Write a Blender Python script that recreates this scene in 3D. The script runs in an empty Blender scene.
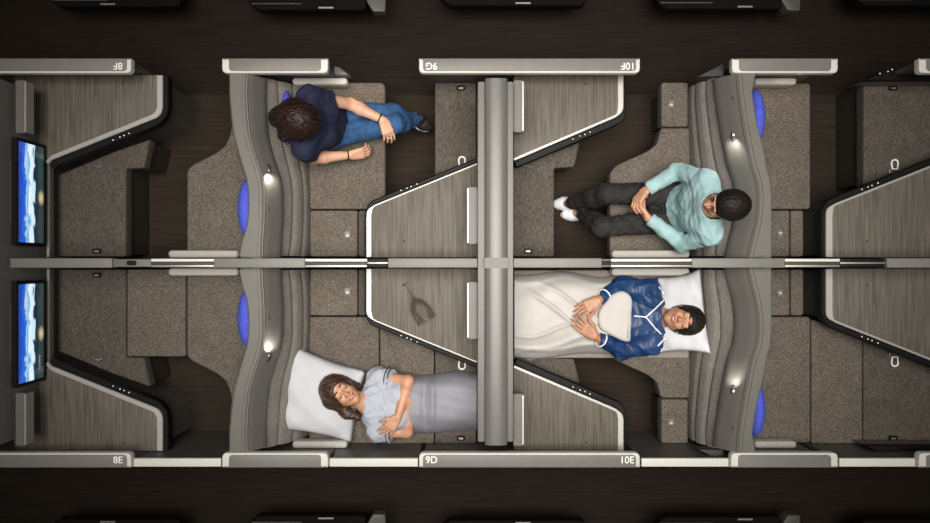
import bpy, bmesh, math, random
import numpy as np
from mathutils import Vector, Matrix, Euler
random.seed(4)
PI = math.pi
SC = bpy.context.scene
COL = SC.collection
HC, F = 6.0, 888.0            # camera height above the cabin floor, focal length in pixels
CX, CY = 465.0, 261.5
MID = 263.0                    # the line both seat rows mirror about

def P(px, py, z):              # a point of the plan at its real height
    s = (HC - z) / F
    return Vector(((px - CX) * s, (CY - py) * s, z))
def MY(py, m): return 2 * MID - py if m else py

# ------------------------------------------------------------------ materials
MATS = {}
def _base(name):
    m = bpy.data.materials.new(name); m.use_nodes = True
    nt = m.node_tree; b = nt.nodes['Principled BSDF']
    tc = nt.nodes.new('ShaderNodeTexCoord')
    return m, nt, b, tc
def _c(c): return (c[0], c[1], c[2], 1)
def srgb(r, g, b):
    f = lambda v: (v/255/12.92) if v/255 <= 0.04045 else ((v/255+0.055)/1.055)**2.4
    return (f(r), f(g), f(b))
def plain(name, col, rough=.5, metal=0., var=.08, scale=30., bump=0., spec=.5, coat=0., stretch=(1, 1, 1)):
    m, nt, b, tc = _base(name)
    mp = nt.nodes.new('ShaderNodeMapping'); mp.inputs['Scale'].default_value = stretch
    nt.links.new(tc.outputs['Object'], mp.inputs['Vector'])
    n = nt.nodes.new('ShaderNodeTexNoise'); n.inputs['Scale'].default_value = scale; n.inputs['Detail'].default_value = 4
    nt.links.new(mp.outputs[0], n.inputs['Vector'])
    r = nt.nodes.new('ShaderNodeValToRGB')
    r.color_ramp.elements[0].position = .3; r.color_ramp.elements[1].position = .7
    r.color_ramp.elements[0].color = _c([v * (1 - var) for v in col]); r.color_ramp.elements[1].color = _c([min(1, v * (1 + var)) for v in col])
    nt.links.new(n.outputs['Fac'], r.inputs[0]); nt.links.new(r.outputs[0], b.inputs['Base Color'])
    b.inputs['Roughness'].default_value = rough; b.inputs['Metallic'].default_value = metal
    b.inputs['Specular IOR Level'].default_value = spec
    if coat: b.inputs['Coat Weight'].default_value = coat
    if bump:
        bp = nt.nodes.new('ShaderNodeBump'); bp.inputs['Strength'].default_value = bump; bp.inputs['Distance'].default_value = .01
        nt.links.new(n.outputs['Fac'], bp.inputs['Height']); nt.links.new(bp.outputs[0], b.inputs['Normal'])
    MATS[name] = m; return m
def tweed(name, c1, c2, scale=190., stretch=(1, 1, 1)):
    m, nt, b, tc = _base(name)
    mp = nt.nodes.new('ShaderNodeMapping'); mp.inputs['Scale'].default_value = stretch
    nt.links.new(tc.outputs['Object'], mp.inputs['Vector'])
    n = nt.nodes.new('ShaderNodeTexNoise'); n.inputs['Scale'].default_value = scale; n.inputs['Detail'].default_value = 3; n.inputs['Roughness'].default_value = .7
    n2 = nt.nodes.new('ShaderNodeTexNoise'); n2.inputs['Scale'].default_value = 9; n2.inputs['Detail'].default_value = 3
    nt.links.new(mp.outputs[0], n.inputs['Vector']); nt.links.new(tc.outputs['Object'], n2.inputs['Vector'])
    r = nt.nodes.new('ShaderNodeValToRGB'); r.color_ramp.elements[0].position = .36; r.color_ramp.elements[1].position = .66
    r.color_ramp.elements[0].color = _c(c1); r.color_ramp.elements[1].color = _c(c2)
    nt.links.new(n.outputs['Fac'], r.inputs[0])
    mx = nt.nodes.new('ShaderNodeMix'); mx.data_type = 'RGBA'; mx.blend_type = 'MULTIPLY'; mx.inputs[0].default_value = .35
    nt.links.new(r.outputs[0], mx.inputs[6]); nt.links.new(n2.outputs['Fac'], mx.inputs[7])
    nt.links.new(mx.outputs[2], b.inputs['Base Color'])
    b.inputs['Roughness'].default_value = .95; b.inputs['Specular IOR Level'].default_value = .15
    bp = nt.nodes.new('ShaderNodeBump'); bp.inputs['Strength'].default_value = .5; bp.inputs['Distance'].default_value = .006
    nt.links.new(n.outputs['Fac'], bp.inputs['Height']); nt.links.new(bp.outputs[0], b.inputs['Normal'])
    MATS[name] = m; return m
def wood(name, c1, c2, stretch, rough=.45):
    m, nt, b, tc = _base(name)
    mp = nt.nodes.new('ShaderNodeMapping'); mp.inputs['Scale'].default_value = stretch
    nt.links.new(tc.outputs['Object'], mp.inputs['Vector'])
    n = nt.nodes.new('ShaderNodeTexNoise'); n.inputs['Scale'].default_value = 1.; n.inputs['Detail'].default_value = 6; n.inputs['Roughness'].default_value = .65; n.inputs['Distortion'].default_value = .3
    nt.links.new(mp.outputs[0], n.inputs['Vector'])
    r = nt.nodes.new('ShaderNodeValToRGB'); r.color_ramp.elements[0].position = .32; r.color_ramp.elements[1].position = .68
    r.color_ramp.elements[0].color = _c(c1); r.color_ramp.elements[1].color = _c(c2)
    nt.links.new(n.outputs['Fac'], r.inputs[0]); nt.links.new(r.outputs[0], b.inputs['Base Color'])
    b.inputs['Roughness'].default_value = rough
    MATS[name] = m; return m
def emit(name, col, st):
    m, nt, b, tc = _base(name)
    b.inputs['Base Color'].default_value = _c(col); b.inputs['Emission Color'].default_value = _c(col); b.inputs['Emission Strength'].default_value = st
    MATS[name] = m; return m
def glass(name):
    m, nt, b, tc = _base(name)
    # thin clear glass: mostly lets light straight through, mirrors at glancing angles
    tr = nt.nodes.new('ShaderNodeBsdfTransparent'); tr.inputs[0].default_value = (.93, .925, .915, 1); gl = nt.nodes.new('ShaderNodeBsdfGlossy'); gl.inputs['Roughness'].default_value = .05
    lw = nt.nodes.new('ShaderNodeLayerWeight'); lw.inputs['Blend'].default_value = .10; mx = nt.nodes.new('ShaderNodeMixShader')
    nt.links.new(lw.outputs['Facing'], mx.inputs[0]); nt.links.new(tr.outputs[0], mx.inputs[1]); nt.links.new(gl.outputs[0], mx.inputs[2])
    nt.links.new(mx.outputs[0], nt.nodes['Material Output'].inputs['Surface']); nt.nodes.remove(b); MATS[name] = m; return m
def screen_mat():
    m, nt, b, tc = _base('screen_picture')
    N, L = nt.nodes.new, nt.links.new
    sp = N('ShaderNodeSeparateXYZ'); L(tc.outputs['UV'], sp.inputs[0])
    n = N('ShaderNodeTexNoise'); n.inputs['Scale'].default_value = 6; n.inputs['Detail'].default_value = 9; n.inputs['Distortion'].default_value = .6; L(tc.outputs['UV'], n.inputs['Vector'])
    a = N('ShaderNodeMath'); a.operation = 'MULTIPLY_ADD'; a.inputs[1].default_value = .42; L(n.outputs['Fac'], a.inputs[0])
    s = N('ShaderNodeMath'); s.operation = 'SUBTRACT'; s.inputs[1].default_value = .21; L(sp.outputs['Y'], s.inputs[0]); L(s.outputs[0], a.inputs[2])
    r = N('ShaderNodeValToRGB'); e = r.color_ramp.elements
    stops = [(.0, (.01, .03, .03)), (.16, (.025, .055, .05)), (.25, (.015, .035, .045)), (.34, (.004, .012, .03)), (.39, (.02, .05, .10)), (.42, (.55, .75, .85)),
             (.55, (.75, .86, .93)), (.64, (.08, .33, .62)), (.70, (.50, .70, .85)), (.75, (.02, .16, .60)), (.88, (.01, .07, .50)), (1., (.01, .05, .35))]
    e[0].position, e[0].color = stops[0][0], _c(stops[0][1]); e[1].position, e[1].color = stops[-1][0], _c(stops[-1][1])
    for p, c in stops[1:-1]:
        q = e.new(p); q.color = _c(c)
    L(a.outputs[0], r.inputs[0])
    # the sun's glitter on the water
    d = N('ShaderNodeVectorMath'); d.operation = 'DISTANCE'; d.inputs[1].default_value = (.47, .20, 0)
    mp = N('ShaderNodeMapping'); mp.inputs['Scale'].default_value = (1.6, 1, 0); L(tc.outputs['UV'], mp.inputs['Vector']); L(mp.outputs[0], d.inputs[0]); d.inputs[1].default_value = (.47 * 1.6, .13, 0)
    g = N('ShaderNodeMapRange'); g.inputs['From Min'].default_value = .02; g.inputs['From Max'].default_value = .14; g.inputs['To Min'].default_value = 1; g.inputs['To Max'].default_value = 0; L(d.outputs['Value'], g.inputs['Value'])
    mx = N('ShaderNodeMix'); mx.data_type = 'RGBA'; L(g.outputs[0], mx.inputs[0]); L(r.outputs[0], mx.inputs[6]); mx.inputs[7].default_value = (.60, .52, .30, 1)
    L(mx.outputs[2], b.inputs['Emission Color']); b.inputs['Emission Strength'].default_value = 1.0
    b.inputs['Base Color'].default_value = (.01, .01, .01, 1); b.inputs['Roughness'].default_value = .25
    MATS['screen'] = m

wood('floor', (.0085, .0055, .0037), (.018, .012, .0078), (3, 60, 3), .8)  # dark brown, with the dimness of the aisles put into the colour
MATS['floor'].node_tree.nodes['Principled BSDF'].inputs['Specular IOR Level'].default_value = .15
wood('suite_floor_lit', (.017, .012, .008), (.033, .0235, .016), (3, 60, 3), .8)  # same floor as the aisles, the suites' stronger light put into its colour
MATS['suite_floor_lit'].node_tree.nodes['Principled BSDF'].inputs['Specular IOR Level'].default_value = .15
tweed('fabric', (.062, .051, .041), (.245, .211, .177), 170)
tweed('fabric_smooth', (.185, .172, .154), (.295, .275, .248), 150, (1.5, .25, 1))
tweed('ottoman_fabric', (.062, .052, .043), (.165, .141, .119), 150, (1.4, .35, 1))
plain('shell', (.118, .113, .102), .42, var=.04, scale=14, spec=.25)
plain('rim', (.118, .117, .102), .38, var=.03, scale=12, spec=.25)
plain('cap_white', (.56, .55, .51), .4, var=.02, spec=.25)
plain('cap_grey', (.150, .145, .132), .42, var=.04, scale=20, spec=.25)
plain('door_white', (.58, .585, .53), .4, var=.02, spec=.25)
plain('armrest', (.46, .445, .41), .55, var=.03, spec=.25)
plain('panel_dark', (.035, .029, .024), .6)
plain('body_grey', (.10, .095, .085), .5, var=.06)
plain('column', (.098, .097, .090), .34, var=.03, scale=10, spec=.35)
plain('ledge', (.105, .102, .092), .38, var=.03, spec=.25)
plain('black', (.006, .006, .006), .5, spec=.12)
plain('rubber', (.015, .014, .013), .6)
plain('chrome', (.36, .35, .33), .45, .35, var=.02, spec=.25)
plain('steel', (.25, .245, .23), .45, .7, var=.03, spec=.3)
plain('white_paint', (.85, .85, .82), .5, var=.02)
wood('veneer', (.062, .053, .042), (.150, .132, .109), (75, 3.0, 3), .5)
MATS['veneer'].node_tree.nodes['Principled BSDF'].inputs['Specular IOR Level'].default_value = .18
plain('blue_fabric', (.060, .085, .52), .85, var=.45, scale=160, bump=.3)
plain('outer_shell', (.004, .0035, .003), .8, var=.1, spec=.1)
plain('outer_wing', (.06, .057, .05), .5)
emit('lamp_lens', (1, .93, .82), 1.6)
emit('button_light', (.85, .85, .82), .55)
glass('clear_glass')
screen_mat()
plain('skin_fair', (.60, .34, .23), .5, var=.07, scale=25)
plain('skin_warm', (.52, .27, .17), .5, var=.08, scale=25)
plain('skin_tan', (.40, .20, .115), .48, var=.08, scale=25)
plain('lip', (.40, .11, .09), .4)
plain('lip_brown', (.30, .10, .07), .45)
plain('teeth', (.8, .78, .72), .3)
plain('hair_brown', (.018, .008, .0055), .5, spec=.25, var=.75, scale=20, bump=.5, stretch=(1, 4, 1))
plain('hair_dark', (.009, .007, .006), .55, spec=.2, var=.5, scale=60, bump=.5)
plain('hair_chestnut', (.048, .024, .013), .4, var=.75, scale=26, bump=.5, stretch=(1, 3, 1))
plain('navy_cotton', (.006, .009, .034), .85, var=.25, scale=25, bump=.12)
plain('navy_satin', (.006, .034, .115), .5, var=.3, scale=12, bump=.1)
plain('denim', (.020, .072, .185), .85, var=.35, scale=14, bump=.15)
plain('aqua_knit', (.29, .45, .465), .9, var=.12, scale=18, bump=.1)
plain('grey_tee', (.40, .43, .50), .85, var=.05, scale=14, bump=.1)
plain('charcoal_cloth', (.014, .0125, .0125), .85, var=.3, scale=24, bump=.15)
plain('white_cotton', (.70, .72, .76), .85, var=.05, scale=14, bump=.1)
plain('pillow_cotton', (.52, .53, .56), .85, var=.03, scale=9, bump=.06)
plain('duvet_cotton', (.47, .45, .43), .88, var=.05, scale=12, bump=.08)
plain('grey_blanket', (.27, .275, .315), .9, var=.06, scale=10, bump=.08)
plain('mattress_cloth', (.22, .19, .17), .9, var=.1, scale=60)
plain('brown_leather', (.06, .03, .02), .5)
plain('sole_white', (.75, .76, .74), .5)

# ------------------------------------------------------------------ object helpers
ROOT = {}
def rloc(o):
    while o.parent: o = o.parent
    return Vector(o.location)
def tag(o, label, cat, group=None):
    o['label'] = label; o['category'] = cat
    if group: o['group'] = group
    return o
def thing(name, label, cat, loc, group=None):
    o = bpy.data.objects.new(name, None); COL.objects.link(o); o.location = loc; o.empty_display_size = .05
    return tag(o, label, cat, group)
def link_mesh(name, me, mat, parent=None, sharp=35):
    if parent:
        me.transform(Matrix.Translation(-rloc(parent)))
    me.materials.clear(); me.materials.append(MATS[mat])
    for p in me.polygons: p.use_smooth = len(p.vertices) < 7
    if sharp: me.set_sharp_from_angle(angle=math.radians(sharp))
    o = bpy.data.objects.new(name, me); COL.objects.link(o)
    if parent: o.parent = parent
    return o
def obj(name, bm, mat, parent=None, sharp=35):
    bmesh.ops.recalc_face_normals(bm, faces=bm.faces)
    me = bpy.data.meshes.new(name); bm.to_mesh(me); bm.free()
    return link_mesh(name, me, mat, parent, sharp)
def lab(o, text): o['label'] = text; return o

# ------------------------------------------------------------------ shapes
def rounded(pts, r, seg=5):
    """round the corners of a closed polygon; r a number or one per corner"""
    n = len(pts); out = []
    rs = r if isinstance(r, (list, tuple)) else [r] * n
    for i in range(n):
        a, b, c = Vector(pts[i - 1][:2]), Vector(pts[i][:2]), Vector(pts[(i + 1) % n][:2])
        u, v = (a - b), (c - b); lu, lv = u.length, v.length
        q = min(rs[i], lu * .48, lv * .48)
        if q < 1e-4: out.append((b.x, b.y)); continue
        p0, p1 = b + u / lu * q, b + v / lv * q
        for k in range(seg + 1):
            t = k / seg
            w = p0 * (1 - t) ** 2 + b * 2 * t * (1 - t) + p1 * t * t
            out.append((w.x, w.y))
    return out
def inset(pts, d):
    n = len(pts); area = sum(pts[i - 1][0] * pts[i][1] - pts[i][0] * pts[i - 1][1] for i in range(n))
    s = 1 if area > 0 else -1; out = []
    for i in range(n):
        a, b, c = Vector(pts[i - 1]), Vector(pts[i]), Vector(pts[(i + 1) % n])
        e1, e2 = (b - a), (c - b)
        if e1.length < 1e-7: e1 = e2
        if e2.length < 1e-7: e2 = e1
        n1 = Vector((-e1.y, e1.x)).normalized() * s; n2 = Vector((-e2.y, e2.x)).normalized() * s
        m = n1 + n2
        if m.length < 1e-6: m = n1
        m.normalize(); k = max(.45, m.dot(n1))
        q = b + m * d / k; out.append((q.x, q.y))
    return out
def world_poly(px, z): return [tuple(P(x, y, z)[:2]) for x, y in px]
def prism(bm, poly, z0, z1, bev=.008, crown=0., seg=3):
    """a solid over a world-space plan, with a rounded upper edge and a soft crown"""
    rings = [(0, z0), (0, z1 - bev)]
    for k in range(1, seg + 1):
        a = k / seg * PI / 2
        rings.append((bev * (1 - math.cos(a)), z1 - bev + bev * math.sin(a)))
    vr = []
    for d, z in rings:
        q = inset(poly, d) if d else poly
        vr.append([bm.verts.new((x, y, z)) for x, y in q])
    n = len(poly)
    for a, b in zip(vr, vr[1:]):
        for i in range(n): bm.faces.new((a[i], a[(i + 1) % n], b[(i + 1) % n], b[i]))
    a, b = bm.faces.new(vr[0]), bm.faces.new(vr[-1]); bm.normal_update()
    bmesh.ops.triangulate(bm, faces=[a, b], ngon_method='EAR_CLIP')
def pp(name, px, z0, z1, mat, parent, m=False, rnd=3, bev=.008, crown=0., ins=0., zref=None):
    """prism over a plan drawn at height z1 (or zref)"""
    q = [(x, MY(y, m)) for x, y in px]
    if not isinstance(rnd, list): rnd = max(rnd, bev * 330)
    zz = z1 if zref is None else zref; s = (HC - zz) / F
    q = world_poly(q, zz)
    if ins: q = inset(q, ins)
    q = rounded(q, [r * s for r in rnd] if isinstance(rnd, list) else rnd * s)
    bm = bmesh.new(); prism(bm, q, z0, z1, bev, crown)
    return obj(name, bm, mat, parent)
def rect(x0, y0, x1, y1): return [(x0, y0), (x1, y0), (x1, y1), (x0, y1)]
def box(bm, c, s, bev=.004):
    r = bmesh.ops.create_cube(bm, size=1); vs = r['verts']
    for v in vs: v.co = Vector((v.co.x * s[0] + c[0], v.co.y * s[1] + c[1], v.co.z * s[2] + c[2]))
    if bev:
        es = list({e for v in vs for e in v.link_edges})
        bmesh.ops.bevel(bm, geom=es, offset=min(bev, min(s) * .4), segments=2, affect='EDGES')
def open_round(pts, r, seg=6):
    out = [tuple(pts[0])]
    for i in range(1, len(pts) - 1):
        a, b, c = Vector(pts[i - 1]), Vector(pts[i]), Vector(pts[i + 1])
        u, v = a - b, c - b; q = min(r, u.length * .48, v.length * .48)
        p0, p1 = b + u.normalized() * q, b + v.normalized() * q
        for k in range(seg + 1):
            t = k / seg; out.append(tuple(p0 * (1 - t) ** 2 + b * 2 * t * (1 - t) + p1 * t * t))
    out.append(tuple(pts[-1])); return out
def strip(bm, path, w0, w1, z0, z1, bev=.003):
    """a bar swept along a plan path; w0 / w1 = its two side offsets (numbers or lists)"""
    n = len(path); L, R = [], []
    for i in range(n):
        a, c = Vector(path[max(0, i - 1)]), Vector(path[min(n - 1, i + 1)])
        d = (c - a).normalized(); nn = Vector((-d.y, d.x)); b = Vector(path[i])
        o0 = w0[i] if isinstance(w0, list) else w0; o1 = w1[i] if isinstance(w1, list) else w1
        L.append(b + nn * o0); R.append(b + nn * o1)
    prof = []
    for i in range(n):
        l, r = L[i], R[i]; u = (r - l); ul = u.length or 1e-6; e = u / ul * min(bev, ul * .4)
        bb = min(bev, ul * .4)
        ring = [(l.x, l.y, z0), (l.x, l.y, z1 - bb), (l.x + e.x, l.y + e.y, z1), (r.x - e.x, r.y - e.y, z1), (r.x, r.y, z1 - bb), (r.x, r.y, z0)]
        prof.append([bm.verts.new(p) for p in ring])
    for a, b in zip(prof, prof[1:]):
        for k in range(6): bm.faces.new((a[k], a[(k + 1) % 6], b[(k + 1) % 6], b[k]))
    bm.faces.new(prof[0]); bm.faces.new(prof[-1])
def tube(bm, pts, r, n=8):
    pts = [Vector(p) for p in pts]; rings = []
    for i, p in enumerate(pts):
        d = (pts[min(i + 1, len(pts) - 1)] - pts[max(i - 1, 0)]).normalized()
        a = d.orthogonal().normalized()
        if rings_ref := (rings and rings[-1][1]):
            a = (rings_ref - d * rings_ref.dot(d)).normalized()
        b = d.cross(a); rr = r[i] if isinstance(r, (list, tuple)) else r
        rings.append(([bm.verts.new(p + (a * math.cos(t) + b * math.sin(t)) * rr) for t in [2 * PI * k / n for k in range(n)]], a))
    for (x, _), (y, _) in zip(rings, rings[1:]):
        for k in range(n): bm.faces.new((x[k], x[(k + 1) % n], y[(k + 1) % n], y[k]))
    bm.faces.new(rings[0][0]); bm.faces.new(rings[-1][0])
def blob(bm, c, r, R=None, n=16):
    q = bmesh.ops.create_uvsphere(bm, u_segments=n, v_segments=n // 2 + 2, radius=1)
    for v in q['verts']:
        w = Vector((v.co.x * r[0], v.co.y * r[1], v.co.z * r[2]))
        v.co = Vector(c) + (R @ w if R else w)
def lathe(bm, prof, M, n=24):
    rings = [[bm.verts.new(M @ Vector((r * math.cos(2 * PI * k / n), r * math.sin(2 * PI * k / n), z))) for k in range(n)] for r, z in prof]
    for a, b in zip(rings, rings[1:]):
        for k in range(n): bm.faces.new((a[k], a[(k + 1) % n], b[(k + 1) % n], b[k]))
    bm.faces.new(rings[0]); bm.faces.new(rings[-1])
def loft(bm, secs, closed=True):
    """join a list of sections (lists of points)"""
    V = [[bm.verts.new(p) for p in s] for s in secs]; n = len(V[0])
    for a, b in zip(V, V[1:]):
        for k in range(n if closed else n - 1): bm.faces.new((a[k], a[(k + 1) % n], b[(k + 1) % n], b[k]))
    bm.faces.new(V[0]); bm.faces.new(V[-1])
def text_part(s, px, py, z, size_px, mat, parent, flip):
    cu = bpy.data.curves.new('seat_number', 'FONT'); cu.body = s; cu.align_x = 'CENTER'; cu.align_y = 'CENTER'
    cu.size = size_px * (HC - z) / F; cu.extrude = .0008; cu.offset = .0003
    t = bpy.data.objects.new('tmp', cu); COL.objects.link(t)
    dg = bpy.context.evaluated_depsgraph_get(); me = bpy.data.meshes.new_from_object(t.evaluated_get(dg))
    bpy.data.objects.remove(t); me.name = 'seat_number'
    me.transform(Matrix.Translation(P(px, py, z)) @ Matrix.Rotation(PI if flip else 0, 4, 'Z'))
    o = link_mesh('seat_number', me, mat, parent); return lab(o, 'white seat number ' + s)

# ------------------------------------------------------------------ implicit surfaces (bodies, clothes, hair)
def nrm(v): return Vector(v).normalized()
def wrinkle(X, Y, Z, seed, freq):
    r = np.random.RandomState(seed); out = 0
    wx = np.sin(Y * freq * .7 + r.rand() * 6) + np.sin(Z * freq * .6 + r.rand() * 6)
    for k in range(5):
        d = r.randn(3); d /= np.linalg.norm(d); f = freq * (1 + .5 * k)
        q = np.sin((X * d[0] + Y * d[1] + Z * d[2]) * f + wx * 1.5 + r.rand() * 6)
        out = out + (2 * np.abs(q) - 1.2) / (1 + .5 * k)
    return out / 1.9
class Field:
    def __init__(s, lo, hi, h):
        s.h = h; s.lo = np.array(lo, float); s.n = np.ceil((np.array(hi) - s.lo) / h).astype(int) + 1
        s.d = np.full(s.n, .25, np.float32)
    def sub(s, lo, hi):
        a = np.maximum(0, np.floor((np.array(lo) - s.lo) / s.h).astype(int)); b = np.minimum(s.n, np.ceil((np.array(hi) - s.lo) / s.h).astype(int) + 1)
        if np.any(b <= a): return None
        ax = [(np.arange(a[i], b[i]) * s.h + s.lo[i]).astype(np.float32) for i in range(3)]
        return (slice(a[0], b[0]), slice(a[1], b[1]), slice(a[2], b[2])), np.meshgrid(*ax, indexing='ij', sparse=True)
    def put(s, sl, dp, k, op):
        d = s.d[sl]
        if op == 'cut': dp = -dp
        if k > 0:
            h = np.maximum(k - np.abs(d - dp), 0) / k
            q = h * h * k * .25
            s.d[sl] = (np.minimum(d, dp) - q) if op == 'add' else (np.maximum(d, dp) + q)
        else: s.d[sl] = np.minimum(d, dp) if op == 'add' else np.maximum(d, dp)
    def cone(s, a, b, r1, r2, k=.02, op='add', cap=False, wr=None):
        a, b = np.array(a), np.array(b); m = max(r1, r2) + k + 4 * s.h
        g = s.sub(np.minimum(a, b) - m, np.maximum(a, b) + m)
        if g is None: return
        sl, (X, Y, Z) = g; ba = b - a; L2 = float(ba @ ba) + 1e-12
        t = np.clip(((X - a[0]) * ba[0] + (Y - a[1]) * ba[1] + (Z - a[2]) * ba[2]) / L2, 0, 1)
        dp = np.sqrt((X - a[0] - t * ba[0]) ** 2 + (Y - a[1] - t * ba[1]) ** 2 + (Z - a[2] - t * ba[2]) ** 2) - (r1 + (r2 - r1) * t)
        if wr: dp = dp + wr[0] * wrinkle(X, Y, Z, wr[2], wr[1])
        if cap:
            u = ba / math.sqrt(L2); dp = np.maximum(dp, (X - b[0]) * u[0] + (Y - b[1]) * u[1] + (Z - b[2]) * u[2])
        s.put(sl, dp.astype(np.float32), k, op)
    def ball(s, c, r, R=None, k=.02, op='add', wr=None):
        c = np.array(c); r = np.array(r, float) if hasattr(r, '__len__') else np.array([r] * 3, float)
        m = r.max() + k + 4 * s.h; g = s.sub(c - m, c + m)
        if g is None: return
        sl, (X, Y, Z) = g; x, y, z = X - c[0], Y - c[1], Z - c[2]
        if R is not None:
            R = np.array(R)          # columns = local axes
            x, y, z = [R[0, i] * x + R[1, i] * y + R[2, i] * z for i in range(3)]
        k0 = np.sqrt((x / r[0]) ** 2 + (y / r[1]) ** 2 + (z / r[2]) ** 2) + 1e-6
        k1 = np.sqrt((x / r[0] ** 2) ** 2 + (y / r[1] ** 2) ** 2 + (z / r[2] ** 2) ** 2) + 1e-6
        dp = k0 * (k0 - 1) / k1
        if wr: dp = dp + wr[0] * wrinkle(X, Y, Z, wr[2], wr[1])
        s.put(sl, dp.astype(np.float32), k, op)
    def halfspace_cut(s, c, n, k=.0):
        ax = [(np.arange(s.n[i]) * s.h + s.lo[i]).astype(np.float32) for i in range(3)]
        X, Y, Z = np.meshgrid(*ax, indexing='ij', sparse=True); n = nrm(n)
        s.d = np.maximum(s.d, ((X - c[0]) * n[0] + (Y - c[1]) * n[1] + (Z - c[2]) * n[2]).astype(np.float32))
    def roughen(s, amp, freq, seed):
        ax = [(np.arange(s.n[i]) * s.h + s.lo[i]).astype(np.float32) for i in range(3)]
        X, Y, Z = np.meshgrid(*ax, indexing='ij', sparse=True)
        near = np.abs(s.d) < .05
        s.d = np.where(near, s.d + (amp * wrinkle(X, Y, Z, seed, freq)).astype(np.float32), s.d)
    def mesh(s, name):
        d = s.d; ins = d < 0
        nx, ny, nz = d.shape
        c = np.zeros((nx - 1, ny - 1, nz - 1), np.int8)
        for i in (0, 1):
            for j in (0, 1):
                for k in (0, 1): c += ins[i:nx - 1 + i, j:ny - 1 + j, k:nz - 1 + k]
        act = (c > 0) & (c < 8); ijk = np.argwhere(act); idx = -np.ones(act.shape, np.int64); idx[act] = np.arange(len(ijk))
        acc = np.zeros((len(ijk), 3)); cnt = np.zeros(len(ijk))
        cor = [(i, j, k) for i in (0, 1) for j in (0, 1) for k in (0, 1)]
        for a in cor:
            for ax in range(3):
                if a[ax]: continue
                b = list(a); b[ax] = 1
                da = d[ijk[:, 0] + a[0], ijk[:, 1] + a[1], ijk[:, 2] + a[2]]; db = d[ijk[:, 0] + b[0], ijk[:, 1] + b[1], ijk[:, 2] + b[2]]
                x = (da < 0) != (db < 0); t = np.where(x, da / np.where(x, da - db, 1), 0)
                p = np.array(a, float)[None, :].repeat(len(ijk), 0); p[:, ax] += t
                acc[x] += p[x]; cnt[x] += 1
        V = (ijk + acc / np.maximum(cnt, 1)[:, None]) * s.h + s.lo
        Q = []
        def quads(axis, A, B, C, D, sl, st):
            pass
        for axis in range(3):
            o1, o2 = (axis + 1) % 3, (axis + 2) % 3
            sh = [slice(1, -1)] * 3; sh[axis] = slice(0, -1); sh2 = list(sh); sh2[axis] = slice(1, None)
            u, v = ins[tuple(sh)], ins[tuple(sh2)]
            e = np.argwhere(u != v); fl = u[tuple(e.T)]
            e = e + np.array([0 if q == axis else 1 for q in range(3)])
            def cell(d1, d2):
                q = e.copy(); q[:, o1] += d1; q[:, o2] += d2; return idx[tuple(q.T)]
            a, b, cc, dd = cell(-1, -1), cell(0, -1), cell(0, 0), cell(-1, 0)
            q = np.stack([a, b, cc, dd], 1); q[~fl] = q[~fl][:, ::-1]; Q.append(q)
        Q = np.concatenate(Q)
        me = bpy.data.meshes.new(name); me.from_pydata(V.tolist(), [], Q.tolist()); me.validate(); me.update()
        return me
def put_field(f, name, mat, parent):
    return link_mesh(name, f.mesh(name), mat, parent, sharp=None)
def frame(l, f):
    """columns: left, forward, up"""
    f = nrm(f); l = Vector(l); l = (l - f * l.dot(f)).normalized(); u = l.cross(f) * -1
    u = f.cross(l) * -1
    u = l.cross(f)
    return Matrix((l, f, u)).transposed()
def head_frame(fwd, up):
    f = nrm(fwd); u = Vector(up); u = (u - f * u.dot(f)).normalized(); l = u.cross(f)
    return Matrix((l, f, u)).transposed()
def add_head(S, c, R, sc=1., grow=0., ears=True):
    c = Vector(c)
    w = lambda l, f, u: c + R @ Vector((l, f, u)) * sc
    S.ball(w(0, -.014, .030), [(.075 + grow) * sc, (.093 + grow) * sc, (.084 + grow) * sc], R, .01)
    S.ball(w(0, .018, -.028), [.061 * sc, .068 * sc, .084 * sc], R, .02)
    for s in (-1, 1):
        S.cone(w(s * .050, .0, -.045), w(s * .012, .058, -.092), .018 * sc, .019 * sc, .02)
        S.ball(w(s * .034, .060, -.030), .024 * sc, None, .015)
        S.ball(w(s * .032, .102, .004), .019 * sc, None, .014, 'cut')
        S.ball(w(s * .031, .072, .002), .0155 * sc, None, .004)
        if ears: S.ball(w(s * .076, -.006, -.008), [.009 * sc, .019 * sc, .031 * sc], R, .006)
    S.cone(w(-.036, .078, .022), w(.036, .078, .022), .011 * sc, .011 * sc, .012)
    S.cone(w(0, .083, .012), w(0, .106, -.028), .007 * sc, .0125 * sc, .008)
    for s in (-1, 1): S.ball(w(s * .012, .094, -.032), .0095 * sc, None, .006)
    S.ball(w(0, .066, -.096), .020 * sc, None, .016)
    S.ball(w(0, .080, -.060), [.024 * sc, .012 * sc, .012 * sc], R, .010)
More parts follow.
